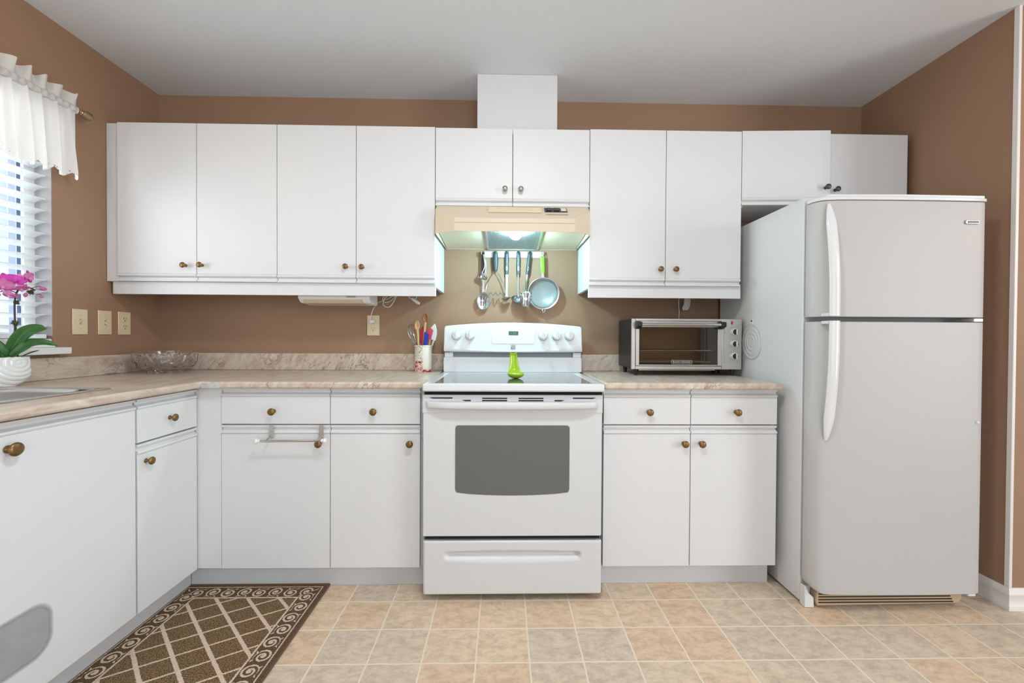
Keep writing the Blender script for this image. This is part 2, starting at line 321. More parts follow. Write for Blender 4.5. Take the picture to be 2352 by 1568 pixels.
# ------------------------------------------------------------------ mesh helpers
class MB:
    def __init__(s): s.bm = bmesh.new()
    def box(s, x0, x1, y0, y1, z0, z1):
        v = [s.bm.verts.new(p) for p in ((x0, y0, z0), (x1, y0, z0), (x1, y1, z0), (x0, y1, z0), (x0, y0, z1), (x1, y0, z1), (x1, y1, z1), (x0, y1, z1))]
        for f in ((3, 2, 1, 0), (4, 5, 6, 7), (0, 1, 5, 4), (1, 2, 6, 5), (2, 3, 7, 6), (3, 0, 4, 7)): s.bm.faces.new([v[i] for i in f])
        return s
    def prism(s, pts, a, b, ax):
        m = {'x': lambda p, q: (q, p[0], p[1]), 'y': lambda p, q: (p[0], q, p[1]), 'z': lambda p, q: (p[0], p[1], q)}[ax]
        A = [s.bm.verts.new(m(p, a)) for p in pts]; B = [s.bm.verts.new(m(p, b)) for p in pts]; n = len(pts)
        s.bm.faces.new(A); s.bm.faces.new(B[::-1])
        for i in range(n): s.bm.faces.new((A[i], B[i], B[(i+1) % n], A[(i+1) % n]))
        return s
    def hull(s, P, faces):
        v = [s.bm.verts.new(p) for p in P]
        for f in faces: s.bm.faces.new([v[i] for i in f])
        return s
    def lathe(s, prof, o, axis=(0, 0, 1), seg=24, sx=1, sy=1):
        a = Vector(axis).normalized(); t = Vector((1, 0, 0)) if abs(a.x) < .9 else Vector((0, 1, 0))
        u = a.cross(t).normalized(); v = a.cross(u); o = Vector(o); R = []
        for r, h in prof:
            if r < 1e-6: R.append([s.bm.verts.new(o+a*h)])
            else: R.append([s.bm.verts.new(o+a*h+u*(cos(2*pi*k/seg)*r*sx)+v*(sin(2*pi*k/seg)*r*sy)) for k in range(seg)])
        for A, B in zip(R, R[1:]):
            for k in range(seg):
                k2 = (k+1) % seg
                if len(A) == 1 and len(B) == 1: continue
                if len(A) == 1: s.bm.faces.new((A[0], B[k], B[k2]))
                elif len(B) == 1: s.bm.faces.new((A[k], B[0], A[k2]))
                else: s.bm.faces.new((A[k], B[k], B[k2], A[k2]))
        return s
    def tube(s, P, r, seg=8, closed=False, flat=1.0):
        P = [Vector(p) for p in P]; n = len(P); rr = r if isinstance(r, (list, tuple)) else [r]*n; R = []; up = None
        for i, p in enumerate(P):
            if closed: t = (P[(i+1) % n]-P[i-1]).normalized()
            else: t = (P[min(i+1, n-1)]-P[max(i-1, 0)]).normalized()
            if up is None: up = t.cross(Vector((0, 1, 0)) if abs(t.y) < .9 else Vector((1, 0, 0))).normalized()
            up = (up-t*up.dot(t)).normalized(); v = t.cross(up)
            R.append([s.bm.verts.new(p+up*cos(2*pi*k/seg)*rr[i]+v*sin(2*pi*k/seg)*rr[i]*flat) for k in range(seg)])
        for i in range(n if closed else n-1):
            A, B = R[i], R[(i+1) % n]
            for k in range(seg): s.bm.faces.new((A[k], A[(k+1) % seg], B[(k+1) % seg], B[k]))
        if not closed: s.bm.faces.new(R[0][::-1]); s.bm.faces.new(R[-1])
        return s
    def surf(s, f, nu, nv, cu=False):
        G = [[s.bm.verts.new(f(i/nu, j/nv)) for j in range(nv+1)] for i in range(nu if cu else nu+1)]
        for i in range(nu):
            for j in range(nv): s.bm.faces.new((G[i][j], G[(i+1) % len(G)][j], G[(i+1) % len(G)][j+1], G[i][j+1]))
        return s
    def cells(s, xs, ys, keep, z0, z1):
        V = {}; F = []
        def v(i, j):
            if (i, j) not in V: V[i, j] = s.bm.verts.new((xs[i], ys[j], z1))
            return V[i, j]
        for i in range(len(xs)-1):
            for j in range(len(ys)-1):
                if keep((xs[i]+xs[i+1])/2, (ys[j]+ys[j+1])/2): F.append(s.bm.faces.new((v(i, j), v(i+1, j), v(i+1, j+1), v(i, j+1))))
        r = bmesh.ops.extrude_face_region(s.bm, geom=F)
        for g in r['geom']:
            if isinstance(g, bmesh.types.BMVert): g.co.z = z0
        bmesh.ops.recalc_face_normals(s.bm, faces=s.bm.faces)
        bmesh.ops.dissolve_limit(s.bm, angle_limit=.01, verts=s.bm.verts, edges=s.bm.edges)
        return s
def smooth_pts(P, n=8):
    P = [Vector(p) for p in P]; out = []
    for i in range(len(P)-1):
        a, b, c, d = P[max(i-1, 0)], P[i], P[i+1], P[min(i+2, len(P)-1)]
        for k in range(n):
            t = k/n; out.append(.5*((2*b)+(c-a)*t+(2*a-5*b+4*c-d)*t*t+(3*b-a-3*c+d)*t**3))
    out.append(P[-1]); return out
def rrect(x0, x1, z0, z1, r, n=5):
    P = []
    for cx, cz, a in ((x1-r, z1-r, 0), (x0+r, z1-r, 90), (x0+r, z0+r, 180), (x1-r, z0+r, 270)):
        for k in range(n+1): t = radians(a+90*k/n); P.append((cx+r*cos(t), cz+r*sin(t)))
    return P
def wl(o):
    v = Vector((0, 0, 0))
    while o: v += o.location; o = o.parent
    return v
def tag(o, label=None, cat=None, group=None, kind=None):
    for k, v in (('label', label), ('category', cat), ('group', group), ('kind', kind)):
        if v: o[k] = v
    return o
def thing(name, label, cat, loc, group=None):
    o = bpy.data.objects.new(name, None); o.location = loc; o.empty_display_size = .05; COL.objects.link(o); return tag(o, label, cat, group)
def obj(name, mb, m, parent=None, bevel=0, seg=2, ang=35, smooth=True, solid=0, label=None, recalc=True, sub=0, loc=None):
    bm = mb.bm
    if recalc: bmesh.ops.recalc_face_normals(bm, faces=bm.faces)
    me = bpy.data.meshes.new(name); o = bpy.data.objects.new(name, me); COL.objects.link(o)
    if parent: o.parent = parent; off = wl(parent)
    else:
        if loc is None:
            xs = [v.co for v in bm.verts]; lo = [min(c[i] for c in xs) for i in range(3)]; hi = [max(c[i] for c in xs) for i in range(3)]
            loc = ((lo[0]+hi[0])/2, (lo[1]+hi[1])/2, lo[2])
        o.location = loc; off = Vector(loc)
    for v in bm.verts: v.co -= off
    bm.to_mesh(me); bm.free(); me.materials.append(m)
    if smooth:
        for p in me.polygons: p.use_smooth = True
        me.set_sharp_from_angle(angle=radians(ang))
    if solid: md = o.modifiers.new('thickness', 'SOLIDIFY'); md.thickness = solid; md.offset = 0
    if bevel: md = o.modifiers.new('soft_edges', 'BEVEL'); md.width = bevel; md.segments = seg; md.limit_method = 'ANGLE'; md.angle_limit = radians(40); md.harden_normals = False
    if sub: md = o.modifiers.new('smooth', 'SUBSURF'); md.levels = sub; md.render_levels = sub
    if label: o['label'] = label
    return o
def struct(name, mb, m, **k): o = obj(name, mb, m, **k); o['kind'] = 'structure'; return o
def text(name, s, m, parent, loc, size, rot=(radians(90), 0, 0), depth=.0004, ax='CENTER', sx=1):
    c = bpy.data.curves.new(name, 'FONT'); c.body = s; c.size = size; c.align_x = ax; c.align_y = 'CENTER'; c.extrude = depth; c.materials.append(m)
    tmp = bpy.data.objects.new(name, c); COL.objects.link(tmp); dg = bpy.context.evaluated_depsgraph_get(); me = bpy.data.meshes.new_from_object(tmp.evaluated_get(dg)); bpy.data.objects.remove(tmp)
    me.name = name; o = bpy.data.objects.new(name, me); COL.objects.link(o); o.parent = parent; o.location = Vector(loc)-wl(parent); o.rotation_euler = rot; o.scale = (sx, 1, 1); return o
B = lambda *a: MB().box(*a)

# ------------------------------------------------------------------ room shell
HC = 2.44; WR = 3.9975; YR = -.745; YB = -5.8; XF = 6.6
WY0, WY1, WZ0, WZ1 = -1.85, -.563, 1.062, 2.06       # kitchen window opening
struct('floor', B(-.2, XF, YB, .12, -.05, 0), TILE, smooth=False)
struct('ceiling', B(-.2, XF, YB, .12, HC, HC+.08), CEIL, smooth=False)
struct('wall_back', B(-.12, WR+.1, 0, .12, 0, HC), WALLM, smooth=False)
wlm = MB(); T_ = .14
wlm.box(-T_, 0, WY1, 0, 0, HC); wlm.box(-T_, 0, YB, WY0, 0, HC); wlm.box(-T_, 0, WY0, WY1, 0, WZ0); wlm.box(-T_, 0, WY0, WY1, WZ1, HC)
struct('wall_left', wlm, WALLM, smooth=False)
struct('wall_right', MB().prism([(WR, 0), (WR, YR), (XF, YR), (XF, YR+.12), (WR+.12, YR+.12), (WR+.12, 0)], 0, HC, 'z'), WALLM, smooth=False)
struct('wall_hallway', B(XF, XF+.1, YB, YR, 0, HC), WALLM, smooth=False)
rw = MB(); rw.box(-.14, .6, YB-.1, YB, 0, HC); rw.box(3.8, XF, YB-.1, YB, 0, HC); rw.box(.6, 3.8, YB-.1, YB, 2.45-.02, HC); rw.box(.6, 3.8, YB-.1, YB, 0, .25)
struct('wall_rear', rw, WALLM, smooth=False)
# corner trim and baseboards
struct('trim_1', MB().prism([(WR-.004, YR+.014), (WR-.004, YR-.004), (WR+.009, YR-.004), (WR+.009, YR), (WR, YR), (WR, YR+.014)], .088, HC, 'z'), TRIM, bevel=.0015)
def bbprof(d0, sgn): return [(d0, 0), (d0+sgn*.013, 0), (d0+sgn*.013, .016), (d0+sgn*.010, .020), (d0+sgn*.010, .058), (d0+sgn*.012, .062), (d0+sgn*.010, .068), (d0+sgn*.007, .076), (d0+sgn*.004, .088), (d0, .088)]
bm_ = MB()
for pr in (bbprof(0, 1),):
    A = [bm_.bm.verts.new((WR-p[0], -.02, p[1])) for p in pr]; Bv = [bm_.bm.verts.new((WR-p[0], YR-p[0], p[1])) for p in pr]; n = len(pr)
    for i in range(n-1): bm_.bm.faces.new((A[i], Bv[i], Bv[i+1], A[i+1]))
    bm_.bm.faces.new(A)
    C_ = [bm_.bm.verts.new((XF, YR-p[0], p[1])) for p in pr]
    for i in range(n-1): bm_.bm.faces.new((Bv[i], C_[i], C_[i+1], Bv[i+1]))
struct('baseboard_right', bm_, TRIM, ang=50)
struct('trim_2', B(4.085, 4.115, YB, YR-.014, 0, .004), WOODD, bevel=.0015)       # floor transition strip into the hallway
struct('floor_hallway', B(4.115, XF, YB, YR-.014, 0, .003), mat('hall_floor', (.34, .20, .12), .45, var=.3, vscale=25), smooth=False)

# window: returns, frame, panes, sill
wf = MB(); fy0, fy1, fz0, fz1, fx0, fx1 = WY0, WY1, WZ0, WZ1, -.125, -.07
wf.box(fx0, fx1, fy1-.045, fy1, fz0, fz1); wf.box(fx0, fx1, fy0, fy0+.045, fz0, fz1); wf.box(fx0, fx1, fy0+.045, fy1-.045, fz0, fz0+.045); wf.box(fx0, fx1, fy0+.045, fy1-.045, fz1-.045, fz1)
wf.box(fx0, fx1, -1.23, -1.185, fz0+.045, fz1-.045)
win = struct('window_1', wf, WPLAS, bevel=.002)
obj('mullion', B(-.118, -.082, -.622, -.606, fz0+.045, fz1-.045), mat('mullion_blue', (.10, .14, .25), .5), win, label='thin dark blue upright strip of the window')
obj('pane', B(-.102, -.099, fy0+.045, fy1-.045, fz0+.045, fz1-.045), PANE, win, smooth=False)
rt = MB(); rt.box(-.07, -.0005, WY1-.003, WY1, WZ0+.03, WZ1); rt.box(-.07, -.0005, WY0, WY0+.003, WZ0+.03, WZ1); rt.box(-.07, -.0005, WY0+.003, WY1-.003, WZ1-.003, WZ1)
struct('trim_3', rt, GRAYRES)
sl = MB()
sl.box(.0005, .05, WY0-.03, -.532, 1.015, 1.044)
sl.box(-.069, .0005, WY0+.003, WY1-.003, 1.0625, 1.080)
sl.box(.0005, .022, WY0, -.572, 1.044, 1.058); sl.box(.0005, .013, WY0, -.580, 1.058, 1.078)
struct('trim_4', sl, WPLAS, bevel=.003)

# ------------------------------------------------------------------ cabinets
def face_prof(z0, T, up=True):
    P = [(-.018, z0), (0, z0), (0, T-.040), (-.002, T-.0375), (.0025, T-.0350), (.0042, T-.031), (.0030, T-.0265), (-.0095, T-.0190), (-.0100, T-.0105), (0, T-.0095), (.0005, T-.001), (-.018, T)]
    if up: return P
    return [(d, z0+T-z) for d, z in P][::-1]
def front(name, parent, a0, a1, z0, z1, plane, side='back', up=True):
    P = face_prof(z0, z1, up)
    if side == 'back': mb = MB().prism([(plane-d, z) for d, z in P], a0, a1, 'x')
    else: mb = MB().prism([(plane+d, z) for d, z in P], a0, a1, 'y')
    return obj(name, mb, WHITE, parent, bevel=.0006, seg=1)
_kn = {}
def knob(parent, loc, m=BRASS, side='back', r=.0155, label=None):
    k = (m.name, round(r, 4))
    if k not in _kn:
        f = r/.0155
        mb = MB().lathe([(0, 0), (.0085*f, 0), (.0088*f, .002), (.0055*f, .005), (.0048*f, .013), (.0075*f, .017), (.014*f, .0195), (.0155*f, .0225), (.0145*f, .0255), (.009*f, .0285), (0, .0295)], (0, 0, 0), (0, -1, 0), 20)
        bmesh.ops.recalc_face_normals(mb.bm, faces=mb.bm.faces)
        me = bpy.data.meshes.new('knob'); mb.bm.to_mesh(me); mb.bm.free(); me.materials.append(m)
        for p in me.polygons: p.use_smooth = True
        _kn[k] = me
    o = bpy.data.objects.new('knob', _kn[k]); COL.objects.link(o); o.parent = parent; o.location = Vector(loc)-wl(parent)
    if side != 'back': o.rotation_euler = (0, 0, radians(90))
    if label: o['label'] = label
    return o
UY = -.325; BY = -.60
def wall_cab(label, x0, x1, z0, z1, doors, knobs, km=BRASS, carc=None, kr=.0135):
    t = thing('wall_cabinet', label, 'cabinet', ((x0+x1)/2, -.15, z0))
    c0, c1, cz0, cz1 = carc
    mb = MB(); th = .016                      # open-fronted carcass box: sides, top, recessed bottom, back
    mb.box(c0, c0+th, UY+.020, -.002, cz0, cz1); mb.box(c1-th, c1, UY+.020, -.002, cz0, cz1)
    mb.box(c0+th, c1-th, UY+.020, -.002, cz1-th, cz1); mb.box(c0+th, c1-th, UY+.020, -.002, z0+.012, z0+.012+th); mb.box(c0+th, c1-th, -.01, -.002, z0+.012+th, cz1-th)
    obj('carcass', mb, WSIDE, t)
    for (a, b), k in zip(doors, knobs):
        d = front('door', t, a, b, z0, z1, UY, up=False); knob(d, (k[0], UY, k[1]), km, r=kr)
    return t
wall_cab('white double-door wall cabinet at the far left, touching the left wall', .02, .822, 1.360, 2.126, [(.060, .4365), (.4395, .8225)], [(.386, 1.437), (.465, 1.439)], carc=(.0600, .822, 1.345, 2.122))
wall_cab('white double-door wall cabinet immediately left of the range hood', .824, 1.592, 1.359, 2.126, [(.8255, 1.2065), (1.2095, 1.5915)], [(1.162, 1.437), (1.240, 1.436)], carc=(.8235, 1.593, 1.345, 2.122))
wall_cab('short white double-door wall cabinet above the range hood', 1.594, 2.355, 1.742, 2.123, [(1.5945, 1.9725), (1.9755, 2.3535)], [(1.936, 1.823), (2.014, 1.822)], PEWTER, carc=(1.5945, 2.3545, 1.738, 2.119))
wall_cab('white double-door wall cabinet right of the range hood, above the toaster oven', 2.356, 3.116, 1.357, 2.127, [(2.3565, 2.7345), (2.7375, 3.1145)], [(2.708, 1.438), (2.784, 1.438)], carc=(2.3565, 3.1155, 1.345, 2.122))
# cabinet over the fridge: the left door hangs slightly ajar
t = thing('wall_cabinet', 'short white wall cabinet above the refrigerator with its left door slightly ajar', 'cabinet', (3.54, -.15, 1.757))
mb = MB(); mb.box(3.1175, 3.133, UY+.02, -.002, 1.757, 2.126); mb.box(3.944, 3.960, UY+.02, -.002, 1.757, 2.126); mb.box(3.133, 3.944, UY+.02, -.002, 2.11, 2.126); mb.box(3.133, 3.944, UY+.02, -.002, 1.768, 1.784); mb.box(3.133, 3.944, -.01, -.002, 1.784, 2.11)
obj('carcass', mb, WSIDE, t)
d = front('door', t, 3.5565, 3.957, 1.750, 2.1225, UY, up=False); knob(d, (3.588, UY, 1.842), DARKKN, r=.0135, label='dark round knob')
d = front('door', t, 3.1185, 3.5500, 1.762, 2.1305, UY, up=False); k = knob(d, (3.526, UY, 1.846), DARKKN, r=.0135, label='dark round knob')
hx, hy = 3.1185, UY+.018; a = radians(-2.6); L0 = wl(t)
piv = Vector((hx, hy, 0))-Vector((L0.x, L0.y, 0))
d.matrix_local = Matrix.Translation(piv) @ Matrix.Rotation(a, 4, 'Z') @ Matrix.Translation(-piv)
tag(obj('cabinet_filler', MB().box(.002, .0585, UY+.008, UY+.024, 1.360, 2.124).box(.002, .0585, UY+.024, -.003, 1.360, 1.376), WHITE, bevel=.0008), 'narrow white filler strip between left wall and first wall cabinet', 'filler strip')
for x0, x1, lb in ((.020, 1.594, 'long white light rail board under the two left wall cabinets'), (2.357, 3.127, 'short white light rail board under the right wall cabinet, above the toaster oven')):
    tag(obj('light_rail', B(x0, x1, -.306, -.288, 1.298, 1.3605) if x0 > 1 else B(x0, x1, -.306, -.288, 1.299, 1.3595), WHITE, bevel=.001), lb, 'light rail')
tag(obj('duct_cover', B(1.793, 2.202, -.243, -.002, 2.1240, HC-.001), WHITE, bevel=.001), 'white boxed duct cover between the hood cabinet and ceiling', 'duct cover')

def base_cab(label, x0, x1, doors, kn, dk, toe, loc):
    t = thing('base_cabinet', label, 'cabinet', loc)
    mb = MB().box(x0, x1, BY+.020, -.002, .105, .874); obj('carcass', mb, WSIDE, t)
    for i, (a, b) in enumerate(doors):
        r = front('drawer', t, a, b, .7235, .8765, BY); knob(r, (kn[i], BY, .778))
        d = front('door', t, a, b, .1055, .7185, BY); knob(d, (dk[i], BY, .641))
    obj('toe_kick', B(toe[0], toe[1], -.545, -.530, .0005, .1045), TOE, t)
    return t
base_cab('white base cabinet with towel bar on its door, under left worktop', .737, 1.1945, [(.7375, 1.1935)], [.957], [1.152], (.570, 1.1945), (.965, -.3, 0))
base_cab('narrow white base cabinet between the towel-bar cabinet and the range', 1.195, 1.5775, [(1.1965, 1.5770)], [1.382], [1.536], (1.195, 1.5985), (1.38, -.3, 0))
base_cab('wide white base cabinet with two drawers between range and refrigerator', 2.366, 3.127, [(2.3675, 2.7455), (2.7490, 3.1270)], [2.563, 2.945], [2.717, 2.791], (2.366, 3.127), (2.75, -.3, 0))
tag(obj('corner_filler', MB().box(.6180, .7350, BY+.003, BY+.018, .105, .874), WHITE, bevel=.0006), 'plain white upright filler panel in the inner corner of the base cabinets', 'filler panel')
tag(obj('range_side_filler', MB().box(1.5785, 1.5975, -.585, -.1, .106, .874), WSIDE), 'thin white filler strip between the left base cabinets and range', 'filler strip')
LX = .636
t = thing('base_cabinet', 'white base cabinet with one drawer under the left window run, beside the corner', 'cabinet', (.3, -.75, 0))
obj('carcass', B(.002, LX-.02, -.897, -.605, .105, .874), WSIDE, t)
r = front('drawer', t, -.8925, -.6035, .7145, .8705, LX, 'left'); knob(r, (LX, -.748, .779), side='left', r=.0145)
d = front('door', t, -.8925, -.6035, .1050, .7090, LX, 'left'); knob(d, (LX, -.858, .643), side='left', r=.0145)
obj('toe_kick', B(.552, .5685, -.8975, -.5455, .0005, .1035), TOE, t)
t = thing('base_cabinet', 'large white sink base cabinet with tall plain door at the left edge', 'cabinet', (.3, -1.35, 0))
obj('carcass', MB().box(.002, LX-.02, -.915, -.899, .105, .874).box(.002, LX-.02, -1.816, -1.80, .105, .874).box(.002, LX-.02, -1.80, -.915, .105, .121).box(.002, .012, -1.80, -.915, .121, .874), WSIDE, t)
d = front('door', t, -1.356, -.9005, .1050, .8705, LX, 'left'); knob(d, (LX, -1.283, .798), side='left', r=.0185)
def oval_mat():
    m, nt, b = newmat('grey_oval'); g = N(nt, 'ShaderNodeNewGeometry'); sp = N(nt, 'ShaderNodeSeparateXYZ'); nt.links.new(g.outputs['Position'], sp.inputs[0])
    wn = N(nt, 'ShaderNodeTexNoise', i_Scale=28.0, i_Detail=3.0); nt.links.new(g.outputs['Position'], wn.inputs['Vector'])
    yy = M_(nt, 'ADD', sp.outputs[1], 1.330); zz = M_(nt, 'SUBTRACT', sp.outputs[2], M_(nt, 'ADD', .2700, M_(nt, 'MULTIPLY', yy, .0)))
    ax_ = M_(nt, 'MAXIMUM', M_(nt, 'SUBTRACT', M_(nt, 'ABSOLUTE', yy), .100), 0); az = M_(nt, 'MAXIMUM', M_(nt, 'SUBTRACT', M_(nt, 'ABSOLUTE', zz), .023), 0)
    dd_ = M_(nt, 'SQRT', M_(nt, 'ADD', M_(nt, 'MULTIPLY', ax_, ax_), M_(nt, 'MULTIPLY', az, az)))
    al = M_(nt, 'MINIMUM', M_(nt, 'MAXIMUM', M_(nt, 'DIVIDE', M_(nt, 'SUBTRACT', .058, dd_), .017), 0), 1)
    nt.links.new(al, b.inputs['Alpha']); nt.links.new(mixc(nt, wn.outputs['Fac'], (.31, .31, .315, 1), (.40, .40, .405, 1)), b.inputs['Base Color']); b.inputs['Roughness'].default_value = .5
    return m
obj('oval', MB().surf(lambda u, v: (LX+.0004, -1.3555+.19*u, .185+.17*v), 1, 1), oval_mat(), d, smooth=False, label='soft-edged grey oval low on the door')  # grey rounded overlay with fading edges on the door
d = front('door', t, -1.816, -1.359, .1050, .8705, LX, 'left'); knob(d, (LX, -1.43, .798), side='left', r=.0185)
obj('toe_kick', B(.552, .5685, -1.816, -.8980, .0005, .1035), TOE, t)

# worktops
CZ0, CZ1 = .8775, .9065
SX0, SX1, SY0, SY1 = .150, .520, -1.62, -.915          # sink cut-out
t = thing('worktop', 'L-shaped beige marble-look worktop on the left with matching backsplash', 'worktop', (.8, -.4, CZ0))
xs = [.002, SX0, SX1, .675, 1.600]; ys = [-1.84, SY0, SY1, -.636, -.002]
obj('slab', MB().cells(xs, ys, lambda x, y: (x < .675 or y > -.636) and not (SX0 < x < SX1 and SY0 < y < SY1), CZ0, CZ1), MARBLE, t, bevel=.0095, seg=4)
obj('backsplash', MB().box(.002, .021, -1.84, -.0215, CZ1+.0002, 1.0005).box(.002, 1.600, -.021, -.002, CZ1+.0002, 1.0005), MARBLE, t, bevel=.003)
obj('corner_joint', MB().box(.679, .752, -.6395, -.6355, CZ0+.002, CZ1-.006), mat('joint_laminate', (.50, .50, .49), .35, var=.3, vscale=45), t, bevel=.001, label='greyish laminate patch at the inner corner')
t = thing('worktop', 'short beige marble-look worktop on the right under the toaster oven', 'worktop', (2.74, -.3, CZ0))
obj('slab', B(2.362, 3.128, -.636, -.002, CZ0, CZ1), MARBLE, t, bevel=.0095, seg=4)
obj('backsplash', B(2.362, 3.128, -.021, -.002, CZ1+.0002, 1.0005), MARBLE, t, bevel=.003)

# sink
t = thing('kitchen_sink', 'drop-in stainless kitchen sink set in the left worktop', 'sink', (.33, -1.27, CZ1))
rim = MB().cells([SX0-.028, SX0+.004, SX1-.004, SX1+.024], [SY0-.02, SY0+.004, SY1-.004, SY1+.024], lambda x, y: not (SX0+.003 < x < SX1-.003 and SY0+.003 < y < SY1-.003), CZ1+.0003, CZ1+.0045)
obj('rim', rim, STEELD, t, bevel=.0016)
bw = MB()
def bowl(u, v):
    a = 2*pi*u; k = 1-max(0, (v-.75)/.25)*.98 if v > .75 else 1
    dz = min(v/.75, 1)*.17; e = .35
    c, s_ = cos(a), sin(a); sx = math.copysign(abs(c)**e, c); sy = math.copysign(abs(s_)**e, s_); sh = 1-.06*min(v/.75, 1)
    return ((SX0+SX1)/2+sx*(SX1-SX0-.009)/2*k*sh, (SY0+SY1)/2+sy*(SY1-SY0-.009)/2*k*sh, CZ1+.003-dz)
bw.surf(bowl, 48, 16, cu=True); obj('basin', bw, SINKM, t, solid=.0015, recalc=True)

# ------------------------------------------------------------------ range (stove)
t = thing('range', 'white freestanding electric range with glass cooktop between the base cabinets', 'stove', (1.975, -.4, 0))
obj('body', B(1.6040, 2.3460, -.648, -.06, .030, .872), mat('range_body_shaded', (.16, .16, .165), .4), t, bevel=.002)  # body colour darkened to put shade into the front gaps
for x, y in ((1.68, -.60), (2.28, -.60), (1.68, -.12), (2.28, -.12)): obj('foot', MB().lathe([(0, .0005), (.016, .0005), (.018, .004), (.018, .012), (.009, .013), (.009, .032), (0, .032)], (x, y, 0), seg=14), BLACK, t)
def scoop(u, v):
    x = 1.6045+u*.7405; z = .028+v*.2245; ex = min(u, 1-u)*.7405; ez = min(v, 1-v)*.2245
    y = -.671+ .006*max(0, 1-ex/.006)**2+.006*max(0, 1-ez/.006)**2
    xc = (x-1.975)/.283; zc = .193-.006*(1-xc*xc)*0
    top = .2105-.005*xc*xc; bot = .1600+.011*xc*xc
    if abs(xc) < 1.02 and bot-.006 < z < top+.006:
        q = (z-bot)/(top-bot); ed = min(1, max(0, (1.0-abs(xc))/.06))
        h = max(0, min(1, q/.62)) if q < .62 else max(0, min(1, (1.10-q)/.38))
        h = h*h*(3-2*h); y += .019*h*sqrt(ed)
    return (x, y, z)
dm = MB().surf(scoop, 150, 70); dm.box(1.6055, 2.3440, -.6515, -.649, .030, .2505)
obj('storage_drawer', dm, ENAMEL2, t, ang=60, recalc=False)
obj('gap_shade', MB().box(1.607, 2.343, -.6665, -.6485, .8605, .8745), DARK, t)  # black strip painting the shade under the cooktop
obj('gap_shade', MB().box(1.612, 2.338, -.6640, -.6485, .2600, .2712), DARK, t)  # painted shade between oven door and drawer
# oven door
d = obj('oven_door', MB().prism(rrect(1.6030, 2.3440, .2720, .8590, .004, 2), -.6700, -.6520, 'y'), ENAMEL2, t, bevel=.0025)
gp = rrect(1.7355, 2.2090, .4560, .7330, .013, 5)
bot = [(1.745+i*.0455, .4525-.0105*(1-((i-5)/5)**2)) for i in range(11)]
top_ = [p for p in gp if p[1] > .5]
gl = top_+[(1.7355, .470), (1.7375, .461), (1.743, .4545)]+bot[1:-1]+[(2.2025, .4545), (2.207, .461), (2.209, .470)]
obj('oven_window', MB().prism(gl, -.6712, -.6695, 'y'), GLASS_DK, d)
obj('vent_strip', B(1.6010, 2.3455, -.6725, -.6702, .7850, .8580), ENAMEL2, d, bevel=.001)
sm = MB()
def slot(x0, x1, z, h=.0048, cut=0):
    if cut == 1: sm.prism([(x0, z+h/2), (x1, z+h/2), (x1, z-h/2), (x0+.014, z-h/2)], -.6735, -.6722, 'y')
    elif cut == 2: sm.prism([(x0, z+h/2), (x1, z+h/2), (x1-.014, z-h/2), (x0, z-h/2)], -.6735, -.6722, 'y')
    else: sm.box(x0, x1, -.6735, -.6722, z-h/2, z+h/2)
slot(1.628, 1.724, .8462, cut=1); slot(2.221, 2.318, .8462, cut=2); slot(1.846, 1.949, .8452); slot(1.996, 2.099, .8452); slot(1.762, 1.799, .8362, cut=1); slot(1.846, 1.949, .8362); slot(1.996, 2.099, .8362); slot(2.145, 2.187, .8362, cut=2)
obj('vent_slot_shade', sm, DARK, d, smooth=False)
def hbar(u, v):
    x = 1.6165+u*.708; c = 1-(2*u-1)**2; pr_ = .006+.030*min(1, c*2.6)**.6; a = 2*pi*v
    zt = .8335+.001*c; zb = .8065-.0055*c; zc = (zt+zb)/2; hh = (zt-zb)/2
    return (x, -.6725-pr_/2-abs(cos(a))**.6*math.copysign(pr_/2 if 1 else 0, cos(a)), zc+math.copysign(abs(sin(a))**.55, sin(a))*hh)
hb = MB().surf(hbar, 60, 20); bmesh.ops.remove_doubles(hb.bm, verts=hb.bm.verts, dist=1e-5)
bmesh.ops.holes_fill(hb.bm, edges=[e for e in hb.bm.edges if e.is_boundary])
obj('oven_handle', hb, ENAMEL2, d, ang=60)
# cooktop
ct = obj('cooktop', MB().cells([1.6045, 1.6480, 2.3020, 2.3475], [-.700, -.668, -.180, -.100], lambda x, y: not (1.66 < x < 2.29 and -.66 < y < -.2), .8750, .9080), ENAMEL, t, bevel=.0085, seg=4)
g = obj('glass_surface', B(1.6470, 2.3030, -.669, -.179, .9000, .9068), COOKG, ct)
rg = MB()
for cx, cy, rs in ((1.820, -.545, (.072, .110)), (2.135, -.545, (.072, .108)), (1.820, -.300, (.075,)), (2.135, -.300, (.075,))):
    for r_ in rs:
        rg.surf(lambda u, v: (cx+cos(2*pi*u)*(r_+.0016*v), cy+sin(2*pi*u)*(r_+.0016*v), .90705), 56, 1, cu=True)
obj('burner_rings', rg, RING, g)
# backguard
obj('backguard', MB().prism(rrect(1.6120, 2.3550, .9085, .9895, .008, 3), -.150, -.050, 'y'), ENAMEL2, t, bevel=.003)
obj('vent_recess', MB().box(1.622, 2.345, -.135, -.060, .9900, 1.0165), mat('recess_grey', (.24, .25, .26), .5), t)
obj('vent_bracket', B(1.618, 1.662, -.146, -.1355, .9900, 1.0150), ENAMEL2, t); obj('vent_bracket', B(2.308, 2.350, -.146, -.1355, .9900, 1.0150), ENAMEL2, t)
arc = [(1.632+i*.0353, 1.1565+.0185*(1-((i-10)/10)**2)) for i in range(21)]
low = [(2.3545-i*.0371, 1.0185-.0035*(1-((i-10)/10)**2)) for i in range(21)]
pp = [(1.6135, 1.022)]+[(1.6170, 1.142), (1.6185, 1.1495), (1.623, 1.1545)]+arc[0:]+[(2.347, 1.1545), (2.3505, 1.1495), (2.3515, 1.142)]+[(2.3555, 1.022)]+low[1:-1]
